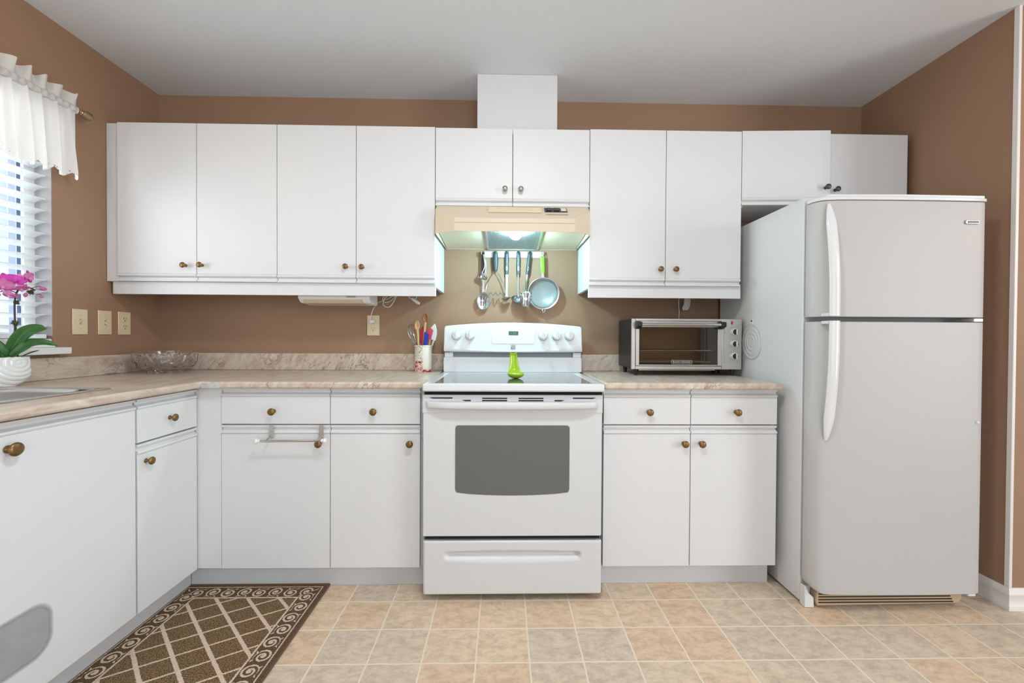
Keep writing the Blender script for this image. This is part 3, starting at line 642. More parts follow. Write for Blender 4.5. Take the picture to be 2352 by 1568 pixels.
cp = obj('control_panel', MB().prism(pp, -.163, -.055, 'y'), ENAMEL, t, bevel=.006, seg=3)
cr = MB()     # lower lip of the panel, sagging in the middle
cr.surf(lambda u, v: (1.6165+u*.7355, -.1632-.0045*sin(pi*min(1, v*1.0))**.5*(v < 1)-.0000, (1.050-.025*(1-(2*u-1)**2))*(1-v)+v*(1.020-.0035*(1-(2*u-1)**2))), 40, 8)
obj('panel_lip', cr, ENAMEL2, cp, ang=70)
kp = obj('keypad', MB().prism(rrect(1.8690, 2.0980, 1.0625, 1.1455, .010, 5), -.1652, -.1628, 'y'), mat('keypad_white', (.80, .83, .84), .4), cp, bevel=.0008)
obj('display', MB().prism(rrect(1.9600, 2.0115, 1.1080, 1.1290, .002, 2), -.1662, -.1650, 'y'), LCD, kp)
text('clock_digits', '1:24', LCDT, kp, (1.985, -.1664, 1.1185), .018)
prm = MB()
for x, z in ((1.890, 1.116), (1.913, 1.116), (1.936, 1.116), (1.890, 1.090), (1.913, 1.090), (1.936, 1.090), (2.030, 1.115), (2.054, 1.115), (2.077, 1.115), (2.030, 1.090), (2.054, 1.090), (2.077, 1.090), (2.048, 1.076)):
    prm.box(x-.004, x+.004, -.1655, -.1651, z-.001, z+.001); prm.box(x-.002, x+.002, -.1655, -.1651, z+.006, z+.0075)
for k in range(3): prm.box(1.966, 1.992-.004*(k % 2), -.1655, -.1651, 1.099-.0065*k, 1.1004-.0065*k)
obj('key_print', prm, INKL, kp, smooth=False)
lg = MB()
lg.box(1.973, 1.997, -.1650, -.1640, 1.0535, 1.0560); lg.box(1.973, 1.997, -.1650, -.1640, 1.0460, 1.0490)
lg.prism([(1.973, 1.0335), (1.973, 1.0445), (1.984, 1.0385), (1.996, 1.0335)], -.1650, -.1640, 'y'); lg.prism([(1.978, 1.0445), (1.984, 1.0445), (1.997, 1.0355), (1.997, 1.0385), (1.990, 1.0445)], -.1650, -.1640, 'y')
obj('emblem', lg, INK, cp, label='small grey square emblem', smooth=False)
for x in (1.682, 1.7545, 2.144, 2.217, 2.285):
    kb = MB().lathe([(0, 0), (.0245, 0), (.0250, .004), (.0215, .012), (.0195, .020), (.0150, .0235), (0, .024)], (x, -.163, 1.1055), (0, -1, 0), 28)
    k = obj('control_knob', kb, WPLAS, cp)
    obj('grip', MB().prism(rrect(x-.0048, x+.0048, 1.0855, 1.1290, .004, 3), -.1975, -.180, 'y'), ENAMEL2, k, bevel=.0015)
    obj('knob_base', MB().lathe([(.0258, 0), (.0262, .0015), (.0255, .003), (0, .003)], (x, -.163, 1.1055), (0, -1, 0), 28), mat('knob_grey', (.42, .44, .46), .4), k)
    obj('marker', B(x-.0045, x+.0045, -.1905, -.1800, 1.0855, 1.0935), mat('knob_marker', (.30, .31, .33), .4), k)
    for z_, y_ in ((1.1355, -.1636), (1.0630, -.1636)): obj('knob_dot', B(x-.001, x+.001, y_, -.1620, z_-.001, z_+.001), INK, cp, smooth=False)

# spoon rest on the cooktop
sr = MB(); sr.surf(lambda u, v: (1.990+cos(2*pi*u)*.0375*sin(pi/2*v), -.462+sin(2*pi*u)*.040*sin(pi/2*v), .9085+.0225*(1-cos(pi/2*v))**1.0+.004*sin(pi/2*v)*max(0, sin(2*pi*u))), 40, 14, cu=True)
def srh(u, v):
    path = [(-.470, .9105), (-.445, .9150), (-.427, .9270), (-.415, .9450), (-.408, .9700), (-.404, .9950), (-.404, 1.012), (-.410, 1.020)]
    wid = [.012, .030, .0335, .0265, .0215, .0185, .0170, .0160]; cur = [0, .002, .006, .009, .009, .008, .008, .009]
    s_ = u*(len(path)-1); i = min(int(s_), len(path)-2); f = s_-i; g = lambda L: L[i]*(1-f)+L[i+1]*f
    q = 2*v-1; y = path[i][0]*(1-f)+path[i+1][0]*f; z = path[i][1]*(1-f)+path[i+1][1]*f
    return (1.988-.009*u+q*g(wid), y-g(cur)*q*q, z+(.007*q*q if u > .9 else 0))
sr.surf(srh, 36, 14)
tag(obj('spoon_rest', sr, LIMEC, solid=.004, sub=1, loc=(1.99, -.45, .907)), 'lime green ceramic spoon rest standing on the glass cooktop', 'spoon rest')

# ------------------------------------------------------------------ range hood
t = thing('range_hood', 'almond coloured range hood under the short wall cabinet with its lamp lit', 'range hood', (1.975, -.22, 1.59))
x0, x1, cx0, cx1 = 1.605, 2.344, 1.703, 2.262
P = [(x0, -.335, 1.7370), (x1, -.335, 1.7370), (cx1, -.450, 1.6480), (cx0, -.450, 1.6480), (x0, -.385, 1.6983), (x1, -.385, 1.6983),
     (x0, -.385, 1.5910), (cx0, -.450, 1.5880), (cx1, -.450, 1.5880), (x1, -.385, 1.5910), (x0, -.004, 1.7370), (x1, -.004, 1.7370), (x0, -.004, 1.5960), (x1, -.004, 1.5960)]
hs = MB().hull(P, [(0, 1, 5, 2, 3, 4), (4, 3, 7, 6), (3, 2, 8, 7), (2, 5, 9, 8), (0, 4, 6, 12, 10), (1, 11, 13, 9, 5), (0, 10, 11, 1), (10, 12, 13, 11)])
bmesh.ops.triangulate(hs.bm, faces=[f for f in hs.bm.faces if len(f.verts) > 4])
obj('shell', hs, CREAM, t, smooth=False, solid=.0035)
pz = lambda y: 1.6225+(y+.442)*(-.0245/.432)
pp_ = [(x0+.005, -.008), (x0+.005, -.378), (cx0+.004, -.442), (cx1-.004, -.442), (x1-.005, -.378), (x1-.005, -.008)]
obj('inner_pan', MB().hull([(x, y, pz(y)) for x, y in pp_]+[(x, y, pz(y)+.002) for x, y in pp_], [(0, 1, 2, 3, 4, 5), (11, 10, 9, 8, 7, 6)]+[(i, (i+1) % 6, (i+1) % 6+6, i+6) for i in range(6)]), CREAM, t, smooth=False)
obj('groove', B(cx0-.0005, cx1+.0005, -.4528, -.4512, 1.6268, 1.6282), mat('groove_tan', (.42, .33, .25), .5), t)
def slope(x, q, lift=.0):  # point on the sloping front
    return (x, -.335-.115*q-.0022-lift, 1.7370-.089*q+.0022)
def slab(name, xa, xb, qa, qb, th, m, par):
    P = [slope(xa, qa), slope(xb, qa), slope(xb, qb), slope(xa, qb)]
    Q = [(p[0], p[1]-th*.61, p[2]+th*.79) for p in P]
    return obj(name, MB().hull(P+Q, [(0, 3, 2, 1), (4, 5, 6, 7), (0, 1, 5, 4), (1, 2, 6, 5), (2, 3, 7, 6), (3, 0, 4, 7)]), m, par, smooth=False)
slab('front_plate', 1.858, 2.112, .13, .55, .0015, mat('almond_plate', (.80, .65, .42), .4), t)
sp_ = slab('switch_panel', 2.127, 2.236, .15, .47, .002, BLACK, t)
slab('switch', 2.138, 2.160, .20, .42, .006, BLACKM, sp_); slab('switch', 2.172, 2.196, .20, .42, .006, BLACKM, sp_); slab('nameplate', 2.206, 2.232, .19, .42, .003, mat('plate_pale', (.75, .68, .58), .4), sp_)
slab('switch_legend', 2.128, 2.236, .66, .70, .0006, mat('tan_print', (.45, .36, .28), .6), t)
def slant(xa, xb, ya, yb, dz, th): return MB().prism([(ya, pz(ya)-dz), (yb, pz(yb)-dz), (yb, pz(yb)-dz-th), (ya, pz(ya)-dz-th)], xa, xb, 'x')
fl = obj('grease_filter', slant(1.846, 2.118, -.430, -.014, .0006, .004), FILT, t)
ff = slant(1.838, 1.848, -.436, -.010, .0006, .006)
for a_ in ((2.116, 2.126, -.436, -.010), (1.848, 2.116, -.436, -.427), (1.848, 2.116, -.020, -.010)): ff.prism([(a_[2], pz(a_[2])-.0006), (a_[3], pz(a_[3])-.0006), (a_[3], pz(a_[3])-.0066), (a_[2], pz(a_[2])-.0066)], a_[0], a_[1], 'x')
obj('filter_frame', ff, STEELD, fl, bevel=.001)
obj('lamp_bulb', MB().lathe([(0, -.022), (.016, -.020), (.027, -.010), (.030, .002), (.026, .014), (.014, .026), (.012, .040), (0, .040)], (1.990, -.330, 1.600), (0, 0, 1), 20), mat('bulb_glow', (1, 1, 1), .3, emit=(.86, 1, .98), estr=14), t)
light('hood_lamp_light', 'POINT', (1.990, -.315, 1.560), 13.5, (.47, .87, 1.0), .022)

# ------------------------------------------------------------------ refrigerator
t = thing('refrigerator', 'white top-freezer refrigerator standing at the right beside the base cabinet', 'refrigerator', (3.51, -.36, 0))
obj('body', B(3.1660, 3.8480, -.696, -.030, .012, 1.6780), FRSIDE, t, bevel=.003)
obj('gasket', B(3.1740, 3.8400, -.7060, -.6965, .080, 1.6350), GREYP, t)
outl = [(3.1665, -.7065), (3.1665, -.7200), (3.1680, -.7350), (3.1730, -.7480), (3.1820, -.7590), (3.1950, -.7670), (3.2120, -.7720), (3.2350, -.7755), (3.28, -.7785), (3.36, -.7805), (3.50, -.7820), (3.64, -.7815), (3.76, -.7795), (3.815, -.7780), (3.833, -.7750), (3.8430, -.7680), (3.8465, -.7560), (3.8465, -.7065)]
def fdoor(name, z0, z1, round_bl):
    mb = MB(); n = len(outl); lv = [z0, z1]
    if round_bl: lv = [z0+.0005]+[z0+(1-cos(radians(a)))*.045 for a in (25, 45, 60, 75, 90)]+[z1]
    R = []
    for z in lv:
        inset = 0
        if round_bl and z < z0+.045: inset = .045*(1-sin(math.acos(max(-1, min(1, 1-(z-z0)/.045)))))
        ring = []
        for x, y in outl:
            ring.append(mb.bm.verts.new((max(x, 3.1665+inset), y if x > 3.1665+inset+.0001 or inset < .002 else y, z)))
        R.append(ring)
    for A, Bb in zip(R, R[1:]):
        for i in range(n): mb.bm.faces.new((A[i], A[(i+1) % n], Bb[(i+1) % n], Bb[i]))
    mb.bm.faces.new(R[0]); mb.bm.faces.new(R[-1]); bmesh.ops.remove_doubles(mb.bm, verts=mb.bm.verts, dist=1e-5)
    return obj(name, mb, FRIDGE, t, bevel=.0025, seg=2, ang=30)
fz = fdoor('freezer_door', 1.1850, 1.6420, False)
fd = fdoor('fridge_door', .0820, 1.1660, True)
capo = [(x, y) for x, y in outl]
obj('top_cap', MB().prism([(x if x < 3.5 else x+.004, y-.003) for x, y in outl], 1.6440, 1.6560, 'z'), FRHAND, t, bevel=.002)
obj('top_cover', MB().prism([(3.2050, -.700), (3.2050, -.7640), (3.2200, -.7715), (3.50, -.7800), (3.835, -.7740), (3.844, -.765), (3.844, -.700)], 1.6565, 1.6680, 'z'), FRHAND, t, bevel=.0025)
def handle(z_tip, z_end, par, up):
    mb = MB(); n = 40
    def f(u, v):
        s_ = u; z = z_tip+(z_end-z_tip)*s_
        pr_ = .004+.036*(1-(1-min(1, s_*1.15))**2.1); wv = .0205*min(1, (s_*5+.05))**.5; th = .013*min(1, s_*5+.12)**.5
        a = 2*pi*v; c = cos(a); q = sin(a)
        return (3.2060+wv*c, -.7730-pr_-th*q*(.9 if q > 0 else .7), z)
    mb.surf(f, n, 24); bmesh.ops.remove_doubles(mb.bm, verts=mb.bm.verts, dist=1e-5); bmesh.ops.holes_fill(mb.bm, edges=[e for e in mb.bm.edges if e.is_boundary])
    h = obj('handle', mb, FRHAND, par, ang=60)
    zz = z_end if up else z_end
    obj('bracket', MB().box(3.1850, 3.2180, -.8080, -.7700, min(zz, zz+(.012 if up else -.012)), max(zz, zz+(.012 if up else -.012))), FRHAND, h, bevel=.002)
handle(1.628, 1.1860, fz, True); handle(.6980, 1.1680, fd, False)
gr = MB().prism([(3.214, .012), (3.208, .030), (3.210, .062), (3.216, .074), (3.800, .074), (3.812, .064), (3.815, .040), (3.800, .018)], -.734, -.700, 'y')
g_ = obj('toe_grille', gr, BEIGEG, t, bevel=.003)
sm = MB()
for k in range(4): sm.box(3.218, 3.778-.006*k, -.7348, -.7335, .0235+.0115*k, .0290+.0115*k)
obj('grille_slots', sm, mat('slot_brown', (.05, .025, .012), .8), g_, smooth=False)
obj('base_corner', MB().prism([(3.1665, .0015), (3.1665, .088), (3.171, .088), (3.184, .060), (3.204, .042), (3.206, .0015)], -.728, -.697, 'y'), FRHAND, t, bevel=.003)
obj('hinge_bracket', B(3.800, 3.832, -.770, -.700, .0680, .0810), FRHAND, t, bevel=.003)
obj('hinge_bracket', B(3.802, 3.840, -.772, -.700, 1.1685, 1.1825), FRHAND, t, bevel=.002)
obj('roller', MB().lathe([(0, -.006), (.013, -.006), (.015, 0), (.013, .006), (0, .006)], (3.812, -.690, .0165), (1, 0, 0), 16), BLACK, t)
np_ = obj('nameplate', MB().prism(rrect(3.7480, 3.8050, 1.5530, 1.5680, .0055, 4), -.7845, -.7785, 'y'), mat('nameplate_chrome', (.45, .44, .42), .25, metal=1), fz, bevel=.0015)
obj('nameplate_relief', MB().prism(rrect(3.7560, 3.8010, 1.5560, 1.5650, .004, 4), -.7856, -.7840, 'y'), LOGOD, np_)
obj('door_bumper', MB().lathe([(0, .006), (.004, .005), (.0055, 0)], (3.815, -.7785, .7700), (0, -1, 0), 12), FRHAND, fd)
# round trivet hanging on the fridge side
t = thing('trivet', 'round white ridged trivet hanging on the side of the refrigerator', 'trivet', (3.1655, -.345, 1.085))
def disc(u, v):
    a = 2*pi*u; r_ = v*.088; return (3.1630-.0012*cos(v*4.2*2*pi)*(v < .99)-.0003, -.345+cos(a)*r_*.92, 1.082+sin(a)*r_)
dd = MB().surf(disc, 56, 48, cu=True)
dd.surf(lambda u, v: (3.1655 if v > .5 else 3.1615, -.345+cos(2*pi*u)*.088*.92, 1.082+sin(2*pi*u)*.088), 56, 1, cu=True)
obj('disc', dd, mat('trivet_white', (.62, .62, .615), .5), t, ang=70)
tb = MB().prism([(-.356, 1.160), (-.334, 1.160), (-.339, 1.190), (-.351, 1.190)], 3.1625, 3.1652, 'x'); tbo = obj('hanging_tab', tb, WPLAS, t, bevel=.0015)
obj('hook', MB().lathe([(0, .0035), (.004, .003), (.0045, 0)], (3.1627, -.345, 1.184), (-1, 0, 0), 12), BLACK, tbo)

# ------------------------------------------------------------------ toaster oven
t = thing('toaster_oven', 'black and steel toaster oven on the right worktop beside the refrigerator', 'toaster oven', (2.86, -.17, CZ1))
TX0, TX1, TYF, TYB, TZ0, TZ1 = 2.583, 3.146, -.290, -.045, .9380, 1.1960
# hollow housing
hb = MB(); hb.box(TX0, TX0+.008, TYF+.012, TYB, TZ0+.004, TZ1-.002); hb.box(TX1-.112, TX1, TYF+.012, TYB, TZ0+.004, TZ1-.002)
hb.box(TX0+.008, TX1-.112, TYF+.012, TYB, TZ1-.012, TZ1-.002); hb.box(TX0+.008, TX1-.112, TYF+.012, TYB, TZ0+.004, TZ0+.014)
obj('housing', hb, BLACKM, t, bevel=.003)
obj('cavity_back', MB().box(TX0+.009, TX1-.113, TYB-.012, TYB-.002, TZ0+.015, TZ1-.013).box(TX0+.009, TX0+.013, TYF+.014, TYB-.012, TZ0+.015, TZ1-.013).box(TX1-.117, TX1-.113, TYF+.014, TYB-.012, TZ0+.015, TZ1-.013).box(TX0+.013, TX1-.117, TYF+.014, TYB-.012, TZ0+.015, TZ0+.018), mat('cavity_metal', (.34, .26, .165), .5, metal=.5), t)
FX = 3.042        # right edge of the door zone
fr = MB().box(TX0-.002, TX0+.018, TYF, TYF+.012, TZ0, TZ1).box(TX0+.018, FX, TYF, TYF+.012, TZ1-.013, TZ1).box(TX0+.018, FX, TYF, TYF+.012, TZ0, TZ0+.018).box(FX, TX1, TYF, TYF+.012, TZ0, TZ1)
f_ = obj('front_frame', fr, STEELD, t, bevel=.0025)
dz0, dz1, dx0, dx1 = TZ0+.0185, TZ1-.0135, TX0+.0185, FX-.0005
dr = MB().box(dx0, dx0+.018, TYF-.004, TYF+.008, dz0, dz1).box(dx1-.021, dx1, TYF-.004, TYF+.008, dz0, dz1).box(dx0+.018, dx1-.021, TYF-.004, TYF+.008, dz1-.030, dz1).box(dx0+.018, dx1-.021, TYF-.004, TYF+.008, dz0, dz0+.006)
d = obj('door', dr, STEELD, t, bevel=.0015)
obj('glass', B(dx0+.018, dx1-.021, TYF+.000, TYF+.004, dz0+.006, dz1-.030), TOASTG, d, smooth=False)
hd = obj('handle', MB().tube([(dx0+.006, TYF-.034, 1.165), (dx1-.006, TYF-.034, 1.165)], .0078, 16), CHROME, d)
for xa in (dx0-.004, dx1-.022): obj('handle_bracket', MB().prism([(TYF-.046, 1.178), (TYF-.003, 1.182), (TYF-.003, 1.142), (TYF-.018, 1.144), (TYF-.046, 1.156)], xa, xa+.024, 'x'), BLACK, hd, bevel=.003)
lb = MB()
lb.tube([(x, TYF-.0046, z) for x, z in rrect(2.784, 2.888, .9665, .9850, .004, 4)], .0007, 6, closed=True)
obj('logo_border', lb, DIAL, d)
text('lettering', 'BLACK+DECKER', DIAL, d, (2.836, TYF-.0046, .9757), .0118, sx=1.05)
rk = MB()
for k in range(2): rk.tube([(TX0+.016, -.070-.190*k-.0, 1.033), (TX1-.120, -.070-.190*k, 1.033)], .0022, 8)
for k in range(26): xx = TX0+.030+k*.0155; rk.tube([(xx, -.262, 1.034), (xx, -.068, 1.034)], .0011, 6)
obj('rack', rk, CHROME, t)
he = MB()
for y, z in ((-.20, 1.165), (-.11, 1.165), (-.20, .972), (-.11, .972)): he.tube([(TX0+.013, y, z), (TX1-.117, y, z)], .0040, 10)
obj('heating_elements', he, mat('quartz', (.45, .42, .38), .4), t)
obj('crumb_tray', MB().box(2.62, 3.01, TYF+.003, TYB, TZ0-.0045, TZ0-.0005), STEEL, t)
cpn = obj('control_panel', MB().prism(rrect(FX+.012, TX1-.006, .9700, 1.1700, .002, 2), TYF-.0018, TYF-.0002, 'y'), mat('panel_steel', (.50, .49, .47), .4, metal=.8), t)
dots = MB()
for z in (1.130, 1.069, 1.007):
    xk = 3.103
    k = obj('dial', MB().lathe([(0, 0), (.0185, 0), (.0190, .003), (.0172, .010), (.0165, .017), (.012, .0185), (0, .019)], (xk, TYF-.0018, z), (0, -1, 0), 26), DIAL, cpn)
    obj('dial_face', MB().lathe([(.0142, .019), (.0142, .0198), (0, .0198)], (xk-.0005, TYF-.0018, z), (0, -1, 0), 22), BLACK, k)
    obj('pointer', MB().prism([(xk+.0018, z-.0145), (xk+.0092, z-.0105), (xk+.0092, z+.0105), (xk+.0018, z+.0145)], TYF-.0252, TYF-.0195, 'y'), DIAL, k, bevel=.001)
    for i in range(9):
        a = radians(-40+i*32.5); dots.box(xk+cos(a)*.0265-.0008, xk+cos(a)*.0265+.0008, TYF-.0023, TYF-.0018, z+sin(a)*.0265-.0008, z+sin(a)*.0265+.0008)
obj('dial_marks', dots, BLACK, cpn, smooth=False)
obj('indicator_light', MB().lathe([(0, .004), (.0040, .003), (.0050, 0)], (3.094, TYF-.0018, 1.1760), (0, -1, 0), 14, sx=1.9, sy=.8), REDL, f_)
for x, y in ((2.612, -.262), (3.112, -.262), (2.612, -.075), (3.112, -.075)):
    obj('foot', MB().lathe([(0, 0), (.0085, 0), (.0115, .028), (.0115, .0345), (0, .0345)], (x, y, CZ1+.0003), seg=14), BLACK, t)

# ------------------------------------------------------------------ wall plates
def plate_wall(loc, side):   # helper mapping (a, out, z) to world
    if side == 'left': return lambda a, d, z: (loc[0]+d, loc[1]+a, loc[2]+z)
    return lambda a, d, z: (loc[0]+a, loc[1]-d, loc[2]+z)
def pbox(mb, M, a0, a1, d0, d1, z0, z1):
    p, q = M(a0, d0, z0), M(a1, d1, z1); return mb.box(*(v for i in range(3) for v in (min(p[i], q[i]), max(p[i], q[i]))))
def plate(name, label, cat, loc, side, kind, up=True, hw=.0345):
    M = plate_wall(loc, side); t = thing(name, label, cat, loc)
    obj('plate', pbox(MB(), M, -hw, hw, .0005, .006, -.0575, .0575), CREAMP, t, bevel=.0022)
    if kind == 'switch':
        obj('toggle_slot', pbox(MB(), M, -.005, .005, .006, .0066, -.012, .012), mat('slot_ivory', (.45, .36, .22), .5) if 'slot_ivory' not in bpy.data.materials else bpy.data.materials['slot_ivory'], t)
        s_ = 1 if up else -1
        Pp = [M(-.0038, .006, -.005), M(.0038, .006, -.005), M(.0038, .006, .005), M(-.0038, .006, .005), M(-.003, .017, s_*.009-.003), M(.003, .017, s_*.009-.003), M(.003, .017, s_*.009+.003), M(-.003, .017, s_*.009+.003)]
        obj('toggle', MB().hull(Pp, [(0, 1, 2, 3), (4, 5, 6, 7), (0, 1, 5, 4), (1, 2, 6, 5), (2, 3, 7, 6), (3, 0, 4, 7)]), CREAMP, t, bevel=.001)
        for z in (-.030, .030): obj('screw', MB().lathe([(.0030, 0), (.0026, .001), (0, .0012)], M(0, .006, z), (1, 0, 0) if side == 'left' else (0, -1, 0), 10), mat('screw_ivory', (.56, .46, .30), .4), t)
    else:
        for z in (-.0195, .0195):
            rc = MB().lathe([(.0168, 0), (.0162, .0015), (0, .0015)], M(0, .006, z), (1, 0, 0) if side == 'left' else (0, -1, 0), 24)
            o_ = obj('receptacle', rc, CREAMP, t)
            sl_ = MB(); pbox(sl_, M, -.0078, -.0056, .0070, .0080, z+.001, z+.0095); pbox(sl_, M, .0056, .0078, .0070, .0080, z+.001, z+.0085); pbox(sl_, M, -.0025, .0025, .0070, .0080, z-.0105, z-.0055)
            obj('slots', sl_, IVSLOT, o_, smooth=False)
    return t
plate('light_switch', 'ivory light switch plate nearest the window, toggle up', 'light switch', (0, -.4505, 1.157), 'left', 'switch', True)
plate('light_switch', 'ivory light switch plate between the other switch and the left-wall outlet', 'light switch', (0, -.331, 1.1575), 'left', 'switch', False)
plate('power_outlet', 'ivory power outlet on the left wall, nearest the room corner', 'outlet', (0, -.2265, 1.157), 'left', 'outlet')
plate('power_outlet', 'ivory power outlet on the back wall with a white plug in it', 'outlet', (1.1935, 0, 1.1595), 'back', 'outlet')

# ------------------------------------------------------------------ under-cabinet lamp and cords
t = thing('under_cabinet_lamp', 'slim white under-cabinet lamp mounted below the left wall cabinets', 'lamp', (1.07, -.17, 1.27))
obj('housing', MB().prism([(-.262, 1.358), (-.262, 1.290), (-.235, 1.268), (-.120, 1.262), (-.110, 1.358)], .893, 1.252, 'x'), WPLAS, t, bevel=.005, seg=3)
obj('diffuser', MB().prism([(-.2560, 1.2820), (-.2380, 1.2660), (-.130, 1.2605), (-.130, 1.2625), (-.2370, 1.2685), (-.2545, 1.2840)], .915, 1.215, 'x'), mat('diffuser_cream', (.62, .50, .38), .4), t)
text('lettering', 'ASwitch', INK, t, (1.137, -.2632, 1.297), .013, ax='LEFT', sx=1.1)
t = thing('lamp_cord', 'thin white cord looping from the back-wall outlet up under the cabinet', 'cord', (1.19, -.02, 1.17))
cdp = smooth_pts([(1.183, -.030, 1.182), (1.186, -.032, 1.200), (1.196, -.035, 1.232), (1.212, -.042, 1.262), (1.238, -.055, 1.286), (1.290, -.075, 1.303), (1.330, -.085, 1.322), (1.350, -.09, 1.345), (1.33, -.10, 1.347), (1.29, -.10, 1.325), (1.272, -.095, 1.300), (1.285, -.09, 1.283), (1.315, -.09, 1.292), (1.345, -.095, 1.325), (1.352, -.10, 1.348), (1.36, -.105, 1.345), (1.340, -.105, 1.298), (1.315, -.10, 1.262), (1.292, -.10, 1.258), (1.277, -.10, 1.272), (1.282, -.10, 1.300), (1.31, -.10, 1.325), (1.36, -.11, 1.348)], 6)
obj('cable', MB().tube(cdp, .0021, 7), CORD, t)
obj('plug', MB().prism(rrect(1.1795, 1.2065, 1.1705, 1.1905, .006, 3), -.031, -.0078, 'y'), CORD, t, bevel=.002)
t = thing('cord_connector', 'white inline cord connector dangling under the cabinet near the hood', 'cord', (1.46, -.09, 1.27))
obj('cable', MB().tube(smooth_pts([(1.405, -.09, 1.3445), (1.415, -.09, 1.312), (1.435, -.09, 1.300), (1.455, -.09, 1.312), (1.462, -.09, 1.3445)], 6), .002, 7), CORD, t)
obj('plug', MB().tube([(1.428, -.092, 1.307), (1.440, -.092, 1.297), (1.466, -.092, 1.281), (1.472, -.092, 1.277)], [.004, .0085, .0085, .005], 12), CORD, t)
t = thing('appliance_cord', 'white cord hanging behind the toaster oven from under the cabinet', 'cord', (2.94, -.05, 1.2))
obj('cable', MB().tube(smooth_pts([(2.921, -.055, 1.346), (2.918, -.055, 1.290), (2.922, -.055, 1.245), (2.920, -.055, 1.1975)], 6), .0022, 7), CORD, t)
t2 = MB()
for k in range(3): t2.tube(smooth_pts([(2.952+.008*k, -.06, 1.346), (2.950+.009*k, -.06, 1.290), (2.941+.009*k, -.06, 1.266), (2.946+.009*k, -.064, 1.258), (2.956+.009*k, -.066, 1.290), (2.958+.008*k, -.066, 1.346)], 5), .0045, 8)
tag(obj('coiled_cord', t2, CORD), 'bundled white cord hanging just right of the toaster oven cord', 'cord')

# ------------------------------------------------------------------ utensil rail and utensils
t = thing('utensil_rail', 'white metal utensil rail with hooks fixed to the wall under the hood', 'utensil rail', (1.978, -.005, 1.55))
obj('plate', MB().prism([(-.0005, 1.552), (-.005, 1.552), (-.011, 1.549), (-.012, 1.552), (-.006, 1.556), (-.006, 1.578), (-.012, 1.583), (-.0005, 1.585)], 1.804, 2.153, 'x'), mat('rail_white', (.78, .80, .78), .3), t)
hooks = (1.816, 1.885, 1.9485, 2.0145, 2.078, 2.148)
for x in hooks: obj('hook', MB().tube(smooth_pts([(x, -.006, 1.577), (x, -.024, 1.572), (x, -.034, 1.566), (x, -.040, 1.568), (x, -.042, 1.578)], 4), .0026, 8), BLACK if x < 2.1 else CHROME, t)
for x in (1.8515, 2.1145): obj('screw', MB().lathe([(.0045, 0), (.0035, .0025), (0, .003)], (x, -.006, 1.567), (0, -1, 0), 12), CHROME, t)
UH = -.030
def ring(mb, x, z, r, tr, y): mb.tube([(x+cos(a)*r, y, z+sin(a)*r) for a in [2*pi*k/20 for k in range(20)]], tr, 8, closed=True)
def handle_mb(x0, z0, x1, z1, w0, w1, th, y, mid=None):
    # flat rounded handle from hanging hole (top) down to ferrule
    mb = MB(); n = 14; A = Vector((x0, y, z0)); Bv = Vector((x1, y, z1)); dv = (Bv-A); L = dv.length; dv.normalize(); s_ = Vector((dv.z, 0, -dv.x))*-1
    def f(u, v):
        t_ = u; w_ = w0+(w1-w0)*t_
        if mid: w_ += mid*sin(pi*t_)
        w_ *= min(1, sqrt(max(.02, 1-(1-min(1, t_*9))**2))); w_ *= 1 if t_ < .97 else .92
        a = 2*pi*v; c, q = cos(a), sin(a); k = .6
        return A+dv*L*t_+s_*(math.copysign(abs(c)**k, c)*w_)+Vector((0, 1, 0))*(math.copysign(abs(q)**k, q)*th)
    mb.surf(f, 20, 20); bmesh.ops.remove_doubles(mb.bm, verts=mb.bm.verts, dist=1e-6); bmesh.ops.holes_fill(mb.bm, edges=[e for e in mb.bm.edges if e.is_boundary]); return mb
# slotted spoon
t = thing('slotted_spoon', 'black-handled steel slotted spoon hanging first from the left on the rail', 'spoon', (1.815, UH, 1.57), 'utensils hanging on the rail')
obj('handle', handle_mb(1.814, 1.582, 1.815, 1.458, .0085, .0085, .006, UH), BLACK, t)
obj('shank', MB().prism([(1.8125, 1.460), (1.8215, 1.460), (1.822, 1.372), (1.826, 1.350), (1.810, 1.350), (1.8135, 1.372)], UH-.001, UH+.001, 'y'), STEEL, t)
sb = MB(); V = {}
def ell(i, j, n=120, m_=46):
    a = 2*pi*i/n; r_ = j/m_; x = cos(a)*r_; z = sin(a)*r_; return Vector((1.8175+x*.0355, UH+.012-(x*x+z*z)*.014, 1.302+z*.050))
n_, m_ = 120, 46; VV = [[sb.bm.verts.new(ell(i, j)) for i in range(n_)] if j else [sb.bm.verts.new(ell(0, 0))]*n_ for j in range(m_+1)]
for j in range(m_):
    for i in range(n_):
        q = [VV[j][i], VV[j+1][i], VV[j+1][(i+1) % n_], VV[j][(i+1) % n_]]; c = (ell(i, j)+ell(i+1, j+1))/2
        if any(abs(c.x-sx_) < .0028 and (-.031 < c.z-1.302 < -.003 or .004 < c.z-1.302 < .026) for sx_ in (1.805, 1.8175, 1.830)): continue
        q = list(dict.fromkeys(q))
        if len(q) > 2: sb.bm.faces.new(q)
obj('bowl', sb, STEEL, t, solid=.0015, recalc=False)
